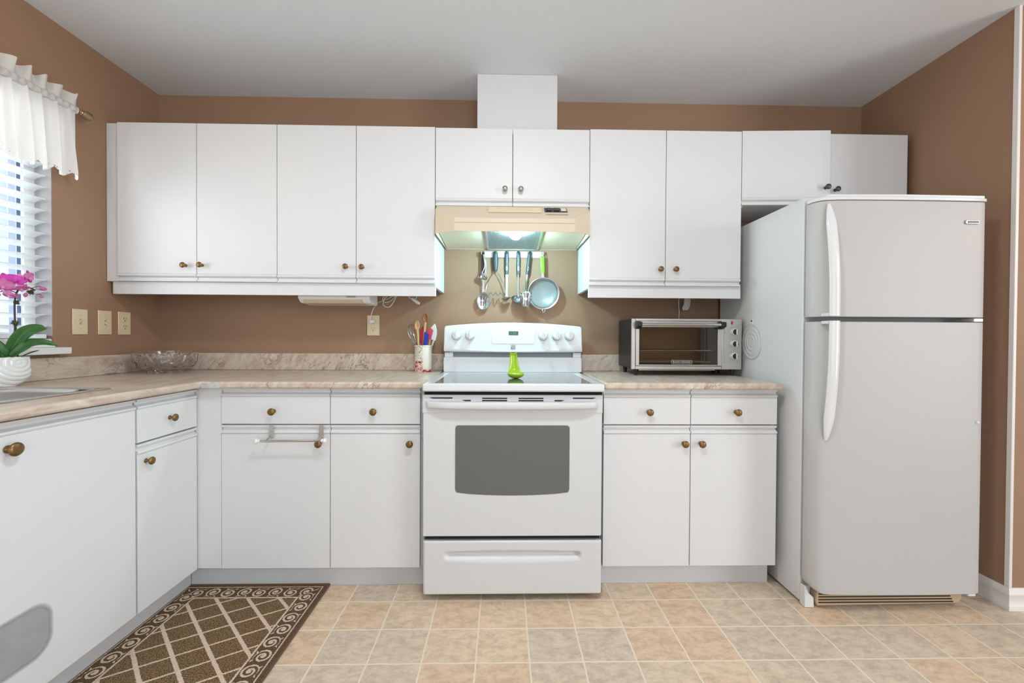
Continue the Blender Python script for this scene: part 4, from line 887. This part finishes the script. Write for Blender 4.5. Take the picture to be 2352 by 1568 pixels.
# measuring spoons hanging in front
t = thing('measuring_spoons', 'small steel measuring spoons on a ring hanging over the slotted spoon', 'spoon', (1.826, UH-.02, 1.55), 'utensils hanging on the rail')
m1 = MB(); ring(m1, 1.8165, 1.566, .0095, .0022, UH-.016); obj('ring', m1, CHROME, t)
for dx, zb, rr in ((-.010, 1.438, .0155), (.004, 1.432, .012), (.010, 1.425, .009)):
    ms = MB().tube(smooth_pts([(1.818, UH-.017, 1.556), (1.826+dx*.3, UH-.018, 1.53), (1.829+dx*.4, UH-.018, 1.49), (1.820+dx, UH-.019, zb+rr)], 4), .0032, 8, flat=.5)
    ms.lathe([(rr, 0), (rr*.98, .003), (rr*.85, .007), (rr*.5, .0105), (0, .012)], (1.820+dx, UH-.020-dx*.3, zb), (0, 1, 0), 20)
    obj('spoon', ms, CHROME, t)
# potato masher
t = thing('potato_masher', 'potato masher with zigzag wire head and dark round grip on the rail', 'masher', (1.885, UH, 1.57), 'utensils hanging on the rail')
obj('handle', handle_mb(1.885, 1.583, 1.885, 1.470, .0105, .0105, .010, UH, .005), DGREY, t)
w1 = MB().tube(smooth_pts([(1.884, UH, 1.474), (1.868, UH-.001, 1.452), (1.843, UH-.004, 1.405), (1.832, UH-.008, 1.365), (1.833, UH-.012, 1.340)], 6), .0024, 8)
w1.tube(smooth_pts([(1.886, UH, 1.474), (1.906, UH-.001, 1.448), (1.926, UH-.004, 1.405), (1.938, UH-.008, 1.365), (1.940, UH-.012, 1.340)], 6), .0024, 8)
zz = []
for k in range(9): zz.append((1.833+k*.0134, UH-.014-(.020 if k % 2 else -.004), 1.347-(.018 if k % 2 else 0)))
w1.tube(smooth_pts(zz, 6), .0025, 8)
obj('wire_head', w1, CHROME, t)
# turner / solid spoon seen edge-on
def grip(t, x0, z0, x1, z1):
    h = obj('handle', handle_mb(x0, z0, x1, z1, 0.0118, .0105, .0065, UH), DGREY, t)
    dx, dz = x1-x0, z1-z0; c = (x0+dx*.76, z0+dz*.76); m1 = MB(); m1.tube([(c[0]+cos(a)*.0042+dx/dz*sin(a)*.011, UH-.0068, c[1]+sin(a)*.011) for a in [2*pi*k/18 for k in range(18)]], .0010, 6, closed=True); obj('grip_ring', m1, STEEL, h)
    m2 = MB().lathe([(.0042, 0), (.0042, .0012), (0, .0012)], (x0+dx*.07, UH-.0060, z0+dz*.07), (0, -1, 0), 14); obj('hanging_hole_shade', m2, DARK, h)
t = thing('serving_spoon', 'black-handled serving spoon with its bowl turned edge-on, third on the rail', 'spoon', (1.948, UH, 1.57), 'utensils hanging on the rail')
grip(t, 1.9485, 1.584, 1.949, 1.452)
obj('shank', MB().prism([(1.9425, 1.455), (1.9560, 1.455), (1.9550, 1.345), (1.9580, 1.325), (1.9410, 1.325), (1.9430, 1.345)], UH-.0012, UH+.0012, 'y'), STEEL, t)
bs = MB().surf(lambda u, v: (1.946+(-.024+.048*u), UH-.050*v*sin(pi*(.08+.84*u))**.6+.002, 1.322-.014*sin(pi*u)*sin(pi*min(1, v*.9+.1))-.012*v*(1-u)-.004*(1-v)), 22, 10)
obj('bowl', bs, STEEL, t, solid=.0016)
def ladle(t, x0, z0, x1, z1, bx, bz, r):
    grip(t, x0, z0, x1, z1)
    obj('shank', MB().tube(smooth_pts([(x1, UH, z1+.004), ((x1+bx)/2, UH, (z1+bz+r)/2+.008), (bx, UH-.002, bz+r*.75), (bx, UH-.006, bz+r*.35)], 5), .0042, 10, flat=.4), STEEL, t)
t = thing('ladle', 'deep steel soup ladle with upright dark handle, fourth on the rail', 'ladle', (2.015, UH, 1.57), 'utensils hanging on the rail')
ladle(t, 2.0145, 1.584, 2.014, 1.452, 2.014, 1.310, .040)
def cup(cx, cy, cz, r, tilt):
    R = Matrix.Rotation(tilt, 3, 'X')
    return lambda u, v: Vector((cx, cy, cz))+R @ Vector((cos(2*pi*u)*r*sin(pi/2*(1-v)+.001), sin(2*pi*u)*r*sin(pi/2*(1-v)+.001), -r*.85*cos(pi/2*(1-v))))
obj('bowl', MB().surf(cup(2.014, -.0515, 1.318, .0385, radians(30)), 36, 14, cu=True), STEEL, t, solid=.0015)
t = thing('pasta_server', 'toothed steel pasta server on a slanting dark handle, fifth on the rail', 'spoon', (2.07, UH, 1.57), 'utensils hanging on the rail')
grip(t, 2.080, 1.584, 2.066, 1.452)
obj('shank', MB().tube(smooth_pts([(2.0655, UH, 1.456), (2.0620, UH-.004, 1.420), (2.0580, UH-.030, 1.385), (2.0550, UH-.062, 1.352), (2.0540, UH-.066, 1.335)], 5), [.0055]*21, 10, flat=.3), STEEL, t)
ps = MB().surf(lambda u, v: (2.054+(u-.5)*.056*sin(pi*(.14+.8*v))**.5, UH-.064-.016*(2*u-1)**2*sin(pi*v)+.010*v, 1.348-.082*v), 18, 18)
hole = MB().lathe([(.0085, 0), (.0085, .002), (0, .002)], (2.054, UH-.062, 1.308), (0, -1, 0), 18)
bsv = obj('bowl', ps, STEEL, t, solid=.0015)
tt = MB()
for k in range(4):
    for sg_ in (-1, 1):
        x_ = 2.054+sg_*.025; z_ = 1.336-.016*k; tt.lathe([(.0045, 0), (.002, .014), (0, .018)], (x_, UH-.076, z_), (sg_*.55, -.8, .2), 8)
obj('teeth', tt, STEEL, bsv); obj('center_hole', hole, CHROME, bsv)
# strainer
t = thing('strainer', 'round mesh strainer with bright green handle hanging at the rail right end', 'strainer', (2.148, -.04, 1.57), 'utensils hanging on the rail')
SY = -.040; m1 = MB(); m1.tube(smooth_pts([(2.1435, SY, 1.548), (2.1415, SY, 1.568), (2.1475, SY, 1.580), (2.1545, SY, 1.568), (2.1520, SY, 1.548)], 5), .0018, 8); obj('hanging_loop', m1, CHROME, t)
obj('handle', handle_mb(2.1465, 1.554, 2.1515, 1.458, .0120, .0098, .008, SY), LIME, t)
obj('neck', MB().prism([(2.144, 1.460), (2.157, 1.460), (2.160, 1.428), (2.143, 1.428)], SY-.003, SY+.003, 'y'), STEEL, t)
SCX, SCZ, SR = 2.1565, 1.344, .0900
rm = MB().surf(lambda u, v: (SCX+cos(2*pi*u)*(SR-.012*abs(v-.0)), SY-.006+.007*v, SCZ+sin(2*pi*u)*(SR-.012*v)), 56, 3, cu=True); obj('rim', rm, STEEL, t, solid=.0015)
obj('mesh_bowl', MB().surf(lambda u, v: (SCX+cos(2*pi*u)*(SR-.011)*sin(pi/2*v), min(SY+.002+.034*cos(pi/2*v), -.004), SCZ+sin(2*pi*u)*(SR-.011)*sin(pi/2*v)), 48, 14, cu=True), SIEVE, t)
m1 = MB().tube(smooth_pts([(SCX-.006, SY-.002, SCZ-SR+.002), (SCX-.007, SY-.002, SCZ-SR-.008), (SCX, SY-.002, SCZ-SR-.017), (SCX+.007, SY-.002, SCZ-SR-.008), (SCX+.006, SY-.002, SCZ-SR+.002)], 5), .0018, 8); obj('rest_loop', m1, CHROME, t)

# ------------------------------------------------------------------ utensil crock and what stands in it
KX, KY, KZ = 1.4945, -.095, CZ1+.0003
tag(obj('utensil_crock', MB().lathe([(0, 0), (.0455, 0), (.0465, .003), (.0470, .135), (.0495, .137), (.0500, .141), (.0495, .144), (.0455, .1445), (.0445, .141), (.0440, .006), (0, .006)], (KX, KY, KZ), seg=44), CROCKM), 'cream ceramic utensil crock with fruit and branch decoration beside the range', 'crock')
def spoonlike(bm_, bx, bz, tx, tz, y0, y1, r):   # a straight handle
    bm_.tube([(bx, y0, bz), (tx, y1, tz)], r, 10); return bm_
def wooden(label, bx, tx, tz, y0, y1, rx, rz, m, name='wooden_spoon', head=None):
    t = thing(name, label, 'spoon', (bx, y0, .925), 'utensils standing in the crock')
    obj('handle', MB().tube([(bx, y0, .917), (bx+(tx-bx)*.75, y0+(y1-y0)*.75, .92+(tz-.92)*.72), (tx, y1, tz-rz*.8)], [.0048, .0055, .0065], 10), m, t)
    obj('head', MB().surf(lambda u, v: (tx+(tx-bx)*.1+cos(2*pi*u)*rx*sin(pi*v*.5), y1-.002+.007*cos(pi/2*v), tz+sin(2*pi*u)*rz*sin(pi*v*.5)), 28, 8, cu=True), head or m, t, solid=.005)
wooden('tall wooden spoon with a dark scoop rising highest from the crock', 1.490, 1.5060, 1.198, -.100, -.105, .0135, .026, WOOD, head=WOODD)
wooden('short dark-tipped wooden spoon leaning left in the crock', 1.480, 1.4660, 1.158, -.110, -.118, .0115, .024, WOOD)
t = thing('whisk', 'steel balloon whisk leaning left out of the crock', 'whisk', (1.475, -.09, .93), 'utensils standing in the crock')
obj('handle', MB().tube([(1.484, -.090, .918), (1.464, -.088, 1.045)], .006, 10), STEEL, t)
ax_ = Vector((-.30, .02, .95)).normalized(); wb = MB(); O_ = Vector((1.464, -.088, 1.045)); sd = ax_.cross(Vector((0, 1, 0))).normalized(); sy_ = ax_.cross(sd)
for k in range(5):
    a = pi*k/5; dv = sd*cos(a)+sy_*sin(a)*.9; wb.tube([O_+ax_*(.075*(1-cos(q))*1.0)*.86+dv*(.030*sin(q)*(1-.25*cos(q))) if 0 else O_+ax_*(.128*sin(q/2)**1.2)+dv*(.033*sin(q)) for q in [2*pi*j/36*1.0 for j in range(37)]], .0013, 6)
obj('wire_loops', wb, CHROME, t)
def spat(label, pts, y, m, bx, nm='spatula', thick=.006, cat='spatula'):
    t = thing(nm, label, cat, (bx, y, .925), 'utensils standing in the crock')
    cx_ = sum(p[0] for p in pts)/len(pts); zl = min(p[1] for p in pts)
    obj('blade', MB().prism(pts, y-thick/2, y+thick/2, 'y'), m, t, bevel=.002); obj('handle', MB().tube([(bx, y, .917), (cx_, y, zl+.012)], .0046, 10), m if m not in (PINKP,) else WOOD, t); return t
spat('red silicone spoon standing between the two wooden spoons', [(1.474, 1.062), (1.4725, 1.10), (1.476, 1.135), (1.486, 1.152), (1.496, 1.155), (1.498, 1.110), (1.494, 1.062)], -.080, REDP, 1.486, 'silicone_spoon', cat='spoon')
spat('blue silicone spatula in front of the crock utensils', [(1.498, 1.040), (1.505, 1.122), (1.510, 1.124), (1.530, 1.110), (1.531, 1.104), (1.522, 1.066), (1.514, 1.040)], -.125, BLUEP, 1.503)
spat('coral red spatula behind the blue one in the crock', [(1.520, 1.072), (1.514, 1.140), (1.519, 1.146), (1.538, 1.140), (1.543, 1.132), (1.533, 1.076)], -.085, PINKP, 1.506)
spat('white wedge-shaped plastic turner leaning right out of the crock', [(1.531, 1.083), (1.5345, 1.100), (1.544, 1.132), (1.5285, 1.146), (1.552, 1.170), (1.558, 1.160), (1.5635, 1.135), (1.5640, 1.110), (1.557, 1.078), (1.553, 1.075)], -.070, WPLAS, 1.500, 'turner', .003, 'turner')

# ------------------------------------------------------------------ cut-glass bowl
BX, BY_, BR = .190, -.200, .134
def gb(u, v):
    a = 2*pi*u; prof = [(.0, .016), (.060, .014), (.100, .019), (.120, .034), (.129, .060), (.132, .085), (.1335, .104), (.1340, .108)]
    s_ = v*(len(prof)-1); i = min(int(s_), len(prof)-2); f = s_-i; r_ = prof[i][0]*(1-f)+prof[i+1][0]*f; z = prof[i][1]*(1-f)+prof[i+1][1]*f
    cut = 0
    if .035 < z < .096:
        # fans and diamonds cut into the wall
        w_ = a*8/(2*pi); q = (w_ % 1)-.5; zz_ = (z-.045)/.05
        rad = math.atan2(zz_-.0, q*1.6); cut = .0042*max(0, cos(rad*9))**2*(1 if q*q*2.56+zz_*zz_ < 1 else 0)
        dd_ = abs(((w_*2+zz_*1.0) % 1)-.5); ee = abs(((w_*2-zz_*1.0) % 1)-.5)
        if q*q*2.56+zz_*zz_ >= 1: cut = .0036*(max(0, 1-dd_*8)+max(0, 1-ee*8))
    return (BX+cos(a)*(r_-cut), BY_+sin(a)*(r_-cut), CZ1+z)
t = thing('glass_bowl', 'cut crystal bowl on small feet in the worktop corner', 'bowl', (BX, BY_, CZ1))
obj('bowl', MB().surf(gb, 256, 40, cu=True), CLEAR, t, solid=.0042, ang=50)
for k in range(8):
    a = 2*pi*(k+.2)/8; obj('foot', MB().lathe([(0, .0005), (.006, .0005), (.011, .010), (.009, .0165), (0, .0175)], (BX+cos(a)*.068, BY_+sin(a)*.068, CZ1), seg=7), CLEAR, t, smooth=False)

# ------------------------------------------------------------------ towel bar
t = thing('towel_bar', 'chrome over-door towel bar with white knobs on the base cabinet door', 'towel bar', (1.04, -.61, .66))
for x in (.950, 1.160):
    obj('strap', MB().prism([(x-.008, .7210), (x+.008, .7210), (x+.0105, .683), (x+.0085, .664), (x-.0085, .664), (x-.0105, .683)], BY-.0085, BY-.0072, 'y'), STEELD, t)
    obj('standoff', MB().tube(smooth_pts([(x, BY-.007, .672), (x, BY-.030, .668), (x, BY-.050, .663)], 4), .0035, 8), CHROME, t)
obj('bar', MB().tube([(.925, BY-.052, .6625), (1.182, BY-.052, .6645)], .0046, 14), CHROME, t)
for x, s_ in ((.925, -1), (1.182, 1)):
    obj('end_knob', MB().lathe([(0, 0), (.0060, 0), (.0075, .003), (.0065, .006), (.0105, .011), (.0115, .016), (.0085, .021), (0, .0225)], (x-.003*s_, BY-.052, .6625 if s_ < 0 else .6645), (s_, 0, 0), 18), WPLAS, t, label='white porcelain end knob')

# ------------------------------------------------------------------ rug
def rugf(u, v):
    x = RX0+(RX1-RX0)*u; y = RY0+(RY1-RY0)*v
    return (x, y, .0068)
rg = MB().prism([(RX0, RY0), (RX1, RY0), (RX1, RY1), (RX0, RY1)], .0006, .0072, 'z')
t = thing('rug', 'brown woven kitchen rug with cream scroll border and diamond lattice', 'rug', ((RX0+RX1)/2+.0, (RY0+RY1)/2, 0))
RX0s = RX0
obj('pile', B(RX0+.015, RX1, RY0, RY1, .0006, .0072), RUGM, t, bevel=.002)
eb = MB()
for (a, b_) in (((RX0+.0155, RY1), (RX1, RY1)), ((RX1, RY1), (RX1, RY0)),): eb.tube([(a[0], a[1]-.0005, .0048), (b_[0]-.0003, b_[1], .0048)], .0042, 8)
obj('binding', eb, mat('rug_binding', (.13, .075, .045), .9, bump=1, bscale=300, var=.4, vscale=200), t)

# ------------------------------------------------------------------ window blind, curtain
t = thing('window_blind', 'white horizontal slat blind hanging in the kitchen window', 'blind', (-.04, -1.2, 1.09))
sm = MB(); by0, by1 = WY0+.008, WY1-.008; ta = radians(17)
z = 1.128
while z < 2.0:
    n = 6; Pt = []
    for k in range(n+1):
        q = k/n-.5; zz_ = .0035*(1-4*q*q); Pt.append((-.041+q*.048*cos(ta), z+q*.048*sin(ta)+zz_))
    sm.prism(Pt+[(x, z_-.0026) for x, z_ in Pt[::-1]], by0, by1, 'y'); z += .0490
obj('slats', sm, BLINDM, t, ang=50)
obj('bottom_rail', B(-.066, -.016, by0, by1, 1.0815, 1.1000), BLINDM, t, bevel=.003)
obj('headrail', B(-.066, -.014, by0, by1, 2.010, 2.055), BLINDM, t, bevel=.003)
for y in (-.665, -1.2, -1.72):
    for x_, y_, r_ in ((-.0140, y, .0011), (-.0680, y, .0011), (-.0150, y-.018, .0009)): obj('cord', MB().tube([(x_, y_, 1.10), (x_, y_, 2.01)], r_, 6), WPLAS, t)
# curtain valance: header ruffle, gathered body, scalloped lace hem
t = thing('curtain_valance', 'gathered white cotton valance with lace hem over the kitchen window', 'curtain', (.06, -1.2, 1.78))
YA, YE = -1.98, -.520
def fold(y, z):
    k = (2.10-z)/.32; amp = .006+.018*max(0, min(1, k))
    return amp*.62*(sin(y*112+1.3*sin(y*17))+.5*sin(y*231+2.0+z*4)*(.4+.6*(z-1.8)/.3)+.35*sin(y*47+z*5))
def body(u, v):
    y = YA+(YE-YA)*u; z = 2.088-(2.088-1.800)*v; fl_ = .020*v*max(0, 1-(YE-y)/.25)
    return (.062+fold(y, z)+.010*v, y+.006*sin(y*112)*v-fl_*.2, z)
obj('gathered_body', MB().surf(body, 520, 16), CURT, t, ang=180)
def hem(u, v):
    y = YA+(YE-YA)*u; sc = .010+.020*abs(sin(y*pi/.062))**.7; z = 1.800-sc*v; b_ = body(u, 1)
    return (b_[0], b_[1], z+.004*sin(y*190)*v)
obj('lace_hem', MB().surf(hem, 700, 4), LACE, t, ang=180)
def head(u, v):
    y = YA+(YE-YA)*u; z = 2.088+(.058+.007*sin(y*97+1))*v
    return (.060+(.004+.015*v)*sin(y*104+.9*sin(y*19)), y+.006*v*sin(y*137), z)
obj('header_ruffle', MB().surf(head, 520, 6), CURT, t, ang=180)
obj('rod_pocket', MB().surf(lambda u, v: (lambda y: (.062+.0125*cos(2*pi*v)+.002*sin(y*230), y, 2.078+(.015+.0015*sin(y*180))*sin(2*pi*v)))(YA+(YE-YA)*u), 520, 12), CURT, t, ang=180)
t = thing('curtain_rod', 'antique brass curtain rod with finial poking out of the valance', 'curtain rod', (.06, -1.2, 2.07))
obj('rod', MB().tube([(.062, -1.99, 2.078), (.062, -.512, 2.078)], .0085, 14), BRASS, t)
FIN = mat('finial_brass', (.36, .26, .16), .35, metal=.8)
obj('finial', MB().lathe([(.0085, 0), (.0125, .002), (.0100, .007), (.0130, .011), (.0110, .016), (.0165, .026), (.0195, .040), (.0180, .050), (.0120, .060), (.0045, .067), (0, .068)], (.062, -.514, 2.078), (0, 1, 0), 24), FIN, t)
obj('bracket', MB().tube([(.0008, -.560, 2.078), (.062, -.560, 2.078)], .005, 10), BRASS, t)

# ------------------------------------------------------------------ orchid in a white pot
PX, PY = .138, -.800; PZ = CZ1+.0003
vr = Vector((.671, .741, 0)); vf = Vector((.741, -.671, 0))      # right and towards-the-room axes
def at(r_, h, f=0.0): return Vector((PX, PY, PZ))+vr*r_+vf*f+Vector((0, 0, h))
ORCHID = thing('potted_orchid', 'pink orchid in a white swirl-ridged ceramic pot behind the sink', 'plant', (PX, PY, PZ))
PC = Vector((.098, -.845, PZ)); pr_ax = Vector((.40, .917, 0)); pf_ax = Vector((.917, -.40, 0))
def atp(x, h, f): return PC+pr_ax*x+pf_ax*f+Vector((0, 0, h))
def pot(u, v):
    a = 2*pi*u; h = .108*v; k = .52+.48*sin(pi/2*min(1, v/.45))**.85 if v < .45 else 1-.05*((v-.45)/.55)**2
    rx, ry = .084*k, .040*k; x = cos(a)*rx; y = sin(a)*ry; ridge = 0
    if sin(a) > 0:
        dd_ = sqrt((x-.044)**2+((h-.088)*1.15)**2); ridge = .0030*abs(cos(dd_*pi/.0175))**.8*min(1, sin(a)*3)
    return atp(x, h, y+ridge)
pm = MB().surf(pot, 140, 70, cu=True)
pm.surf(lambda u, v: atp(cos(2*pi*u)*.044*v, .0010, sin(2*pi*u)*.021*v), 40, 2, cu=True)
obj('pot', pm, POT, ORCHID, solid=.0018, ang=60)
obj('potting_moss', MB().surf(lambda u, v: atp(cos(2*pi*u)*.077*v, .100+.003*sin(u*50)*v, sin(2*pi*u)*.036*v), 40, 4, cu=True), MOSS, ORCHID)
def leaf(path, wid, up, name='leaf', fold_=.35):
    P = smooth_pts(path, 6); n = len(P)-1; mb = MB()
    def f(u, v):
        i = min(int(u*n), n-1); k = u*n-i; p = P[i].lerp(P[i+1], k); t_ = (P[min(i+1, n)]-P[max(i-1, 0)]).normalized()
        s_ = t_.cross(up).normalized(); nn = s_.cross(t_); q = 2*v-1; w_ = wid*(sin(pi*min(1, u*.88+.10))**.75)*(1 if u < .85 else sqrt(max(0, (1-u)/.15)))
        return p+s_*q*w_+nn*abs(q)*w_*fold_
    mb.surf(f, n, 8); return obj(name, mb, GREEN, ORCHID, solid=.0014, ang=70)
nrm = Vector((.35, -.35, .87))
leaf([at(-.034, .112, .0), at(-.023, .150, .006), at(-.002, .188, .012), at(.022, .208, .016), at(.044, .214, .018), at(.060, .213, .018)], .022, Vector((.75, -.50, .45)))
leaf([at(-.030, .110, .010), at(-.006, .136, .018), at(.020, .157, .022), at(.055, .160, .024), at(.090, .148, .024)], .018, Vector((.62, -.42, .66)))
leaf([at(-.004, .108, .012), at(.018, .122, .020), at(.041, .132, .024)], .0045, nrm)
leaf([at(-.038, .108, .006), at(-.050, .130, .012), at(-.078, .165, .016), at(-.110, .172, .018)], .020, Vector((.62, -.42, .66)))
leaf([at(-.046, .106, .020), at(-.075, .120, .030), at(-.115, .118, .036)], .016, Vector((.62, -.42, .66)))
sm = MB().tube(smooth_pts([at(-.028, .100), at(-.020, .156), at(-.0185, .236), at(-.019, .300), at(-.014, .345), at(.000, .370), at(.020, .366), at(.032, .358)], 5), .0028, 8)
sm.tube(smooth_pts([at(-.012, .100, .006), at(-.0125, .156, .004), at(-.017, .228, .002)], 4), .0022, 8)
sm.tube(smooth_pts([at(.020, .364), at(.034, .372), at(.046, .374), at(.052, .368)], 4), .0012, 6)
sm.tube(smooth_pts([at(.024, .360), at(.030, .345), at(.042, .346), at(.047, .340)], 4), .0011, 6)
sm.tube(smooth_pts([at(-.014, .345), at(-.030, .352), at(-.055, .345), at(-.085, .335)], 4), .0018, 6)
obj('stems', sm, STEM, ORCHID)
def mossball(c, r):
    mb = MB(); mb.lathe([(0, -r), (r*.7, -r*.7), (r, 0), (r*.7, r*.7), (0, r)], c, (0, 0, 1), 12)
    for k in range(60):
        d_ = Vector((random.gauss(0, 1), random.gauss(0, 1), random.gauss(0, 1))).normalized(); mb.tube([Vector(c)+d_*r*.7, Vector(c)+d_*r*1.1+Vector((0, 0, .002)), Vector(c)+d_*r*random.uniform(1.3, 1.9)], [.0012, .001, .0004], 4)
    obj('moss_tuft', mb, MOSS, ORCHID, smooth=False)
mossball(at(-.018, .233, .004), .0075); mossball(at(.020, .350, .004), .0075); mossball(at(-.014, .309, .002), .006); mossball(at(-.060, .333, .004), .006)
def petal(mb, c, d, nn, L, W, curl=.25):
    d = d.normalized(); s_ = d.cross(nn).normalized()
    mb.surf(lambda u, v: c+d*(L*u)+s_*(W*(2*v-1)*sin(pi*min(1, u*.80+.20))**.6*(1 if u < .9 else sqrt(max(0, (1-u)/.1))))+nn*(curl*L*u*u+.25*W*(2*v-1)**2*u), 10, 8)
def flower(c, face, roll, s_, m1, m2):
    nn = face.normalized(); a_ = nn.cross(Vector((0, 0, 1))).normalized(); b_ = a_.cross(nn); D = lambda deg: a_*sin(radians(deg+roll))+b_*cos(radians(deg+roll))
    mb = MB()
    for g_ in (0, 125, 235): petal(mb, c, D(g_), nn, .030*s_, .011*s_, -.15)
    o = obj('flower', mb, m1, ORCHID, solid=.0008, ang=80)
    mb = MB()
    for g_ in (68, 292): petal(mb, c+nn*.0015, D(g_), nn, .031*s_, .017*s_, -.1)
    mb.lathe([(0, 0), (.004*s_, .002), (.006*s_, .008), (.003*s_, .013), (0, .014)], c, nn+Vector((0, 0, -.4)), 10)
    obj('petals', mb, m2, o, solid=.0008, ang=80)
vff = vf.copy()
flower(at(.014, .402, .012), vff*.5+vr*.9+Vector((0, 0, -.1)), 10, .95, PETM, PETP)
flower(at(-.012, .389, .020), vff*.8-vr*.5+Vector((0, 0, .1)), -12, .95, PETP, PETM)
flower(at(-.038, .388, .010), vff*.9-vr*.2, 20, .95, PETM, PETM)
flower(at(-.046, .366, .030), vff*.9+vr*.25+Vector((0, 0, -.5)), 0, 1.0, PETP, PETP)
flower(at(-.004, .362, .022), vff*.4+vr*.4+Vector((0, 0, -.9)), 0, .85, PETP, PETP)
flower(at(-.026, .336, .020), vff*.4-vr*.5+Vector((0, 0, -1.0)), 30, .95, PETP, PETP)
flower(at(-.075, .372, .015), vff*.9, 0, 1.0, PETP, PETM)
for (r_, h_, d_, L) in ((.050, .366, vr+Vector((0, 0, -.15)), .022), (.047, .336, vr+Vector((0, 0, -.2)), .014), (.008, .340, -vr*.3+Vector((0, 0, -1)), .017)):
    mb = MB().lathe([(0, -L*.5), (L*.28, -L*.3), (L*.40, 0), (L*.33, L*.3), (L*.12, L*.52), (0, L*.56)], at(r_, h_, .004), d_, 12)
    obj('bud', mb, BUDM, ORCHID)
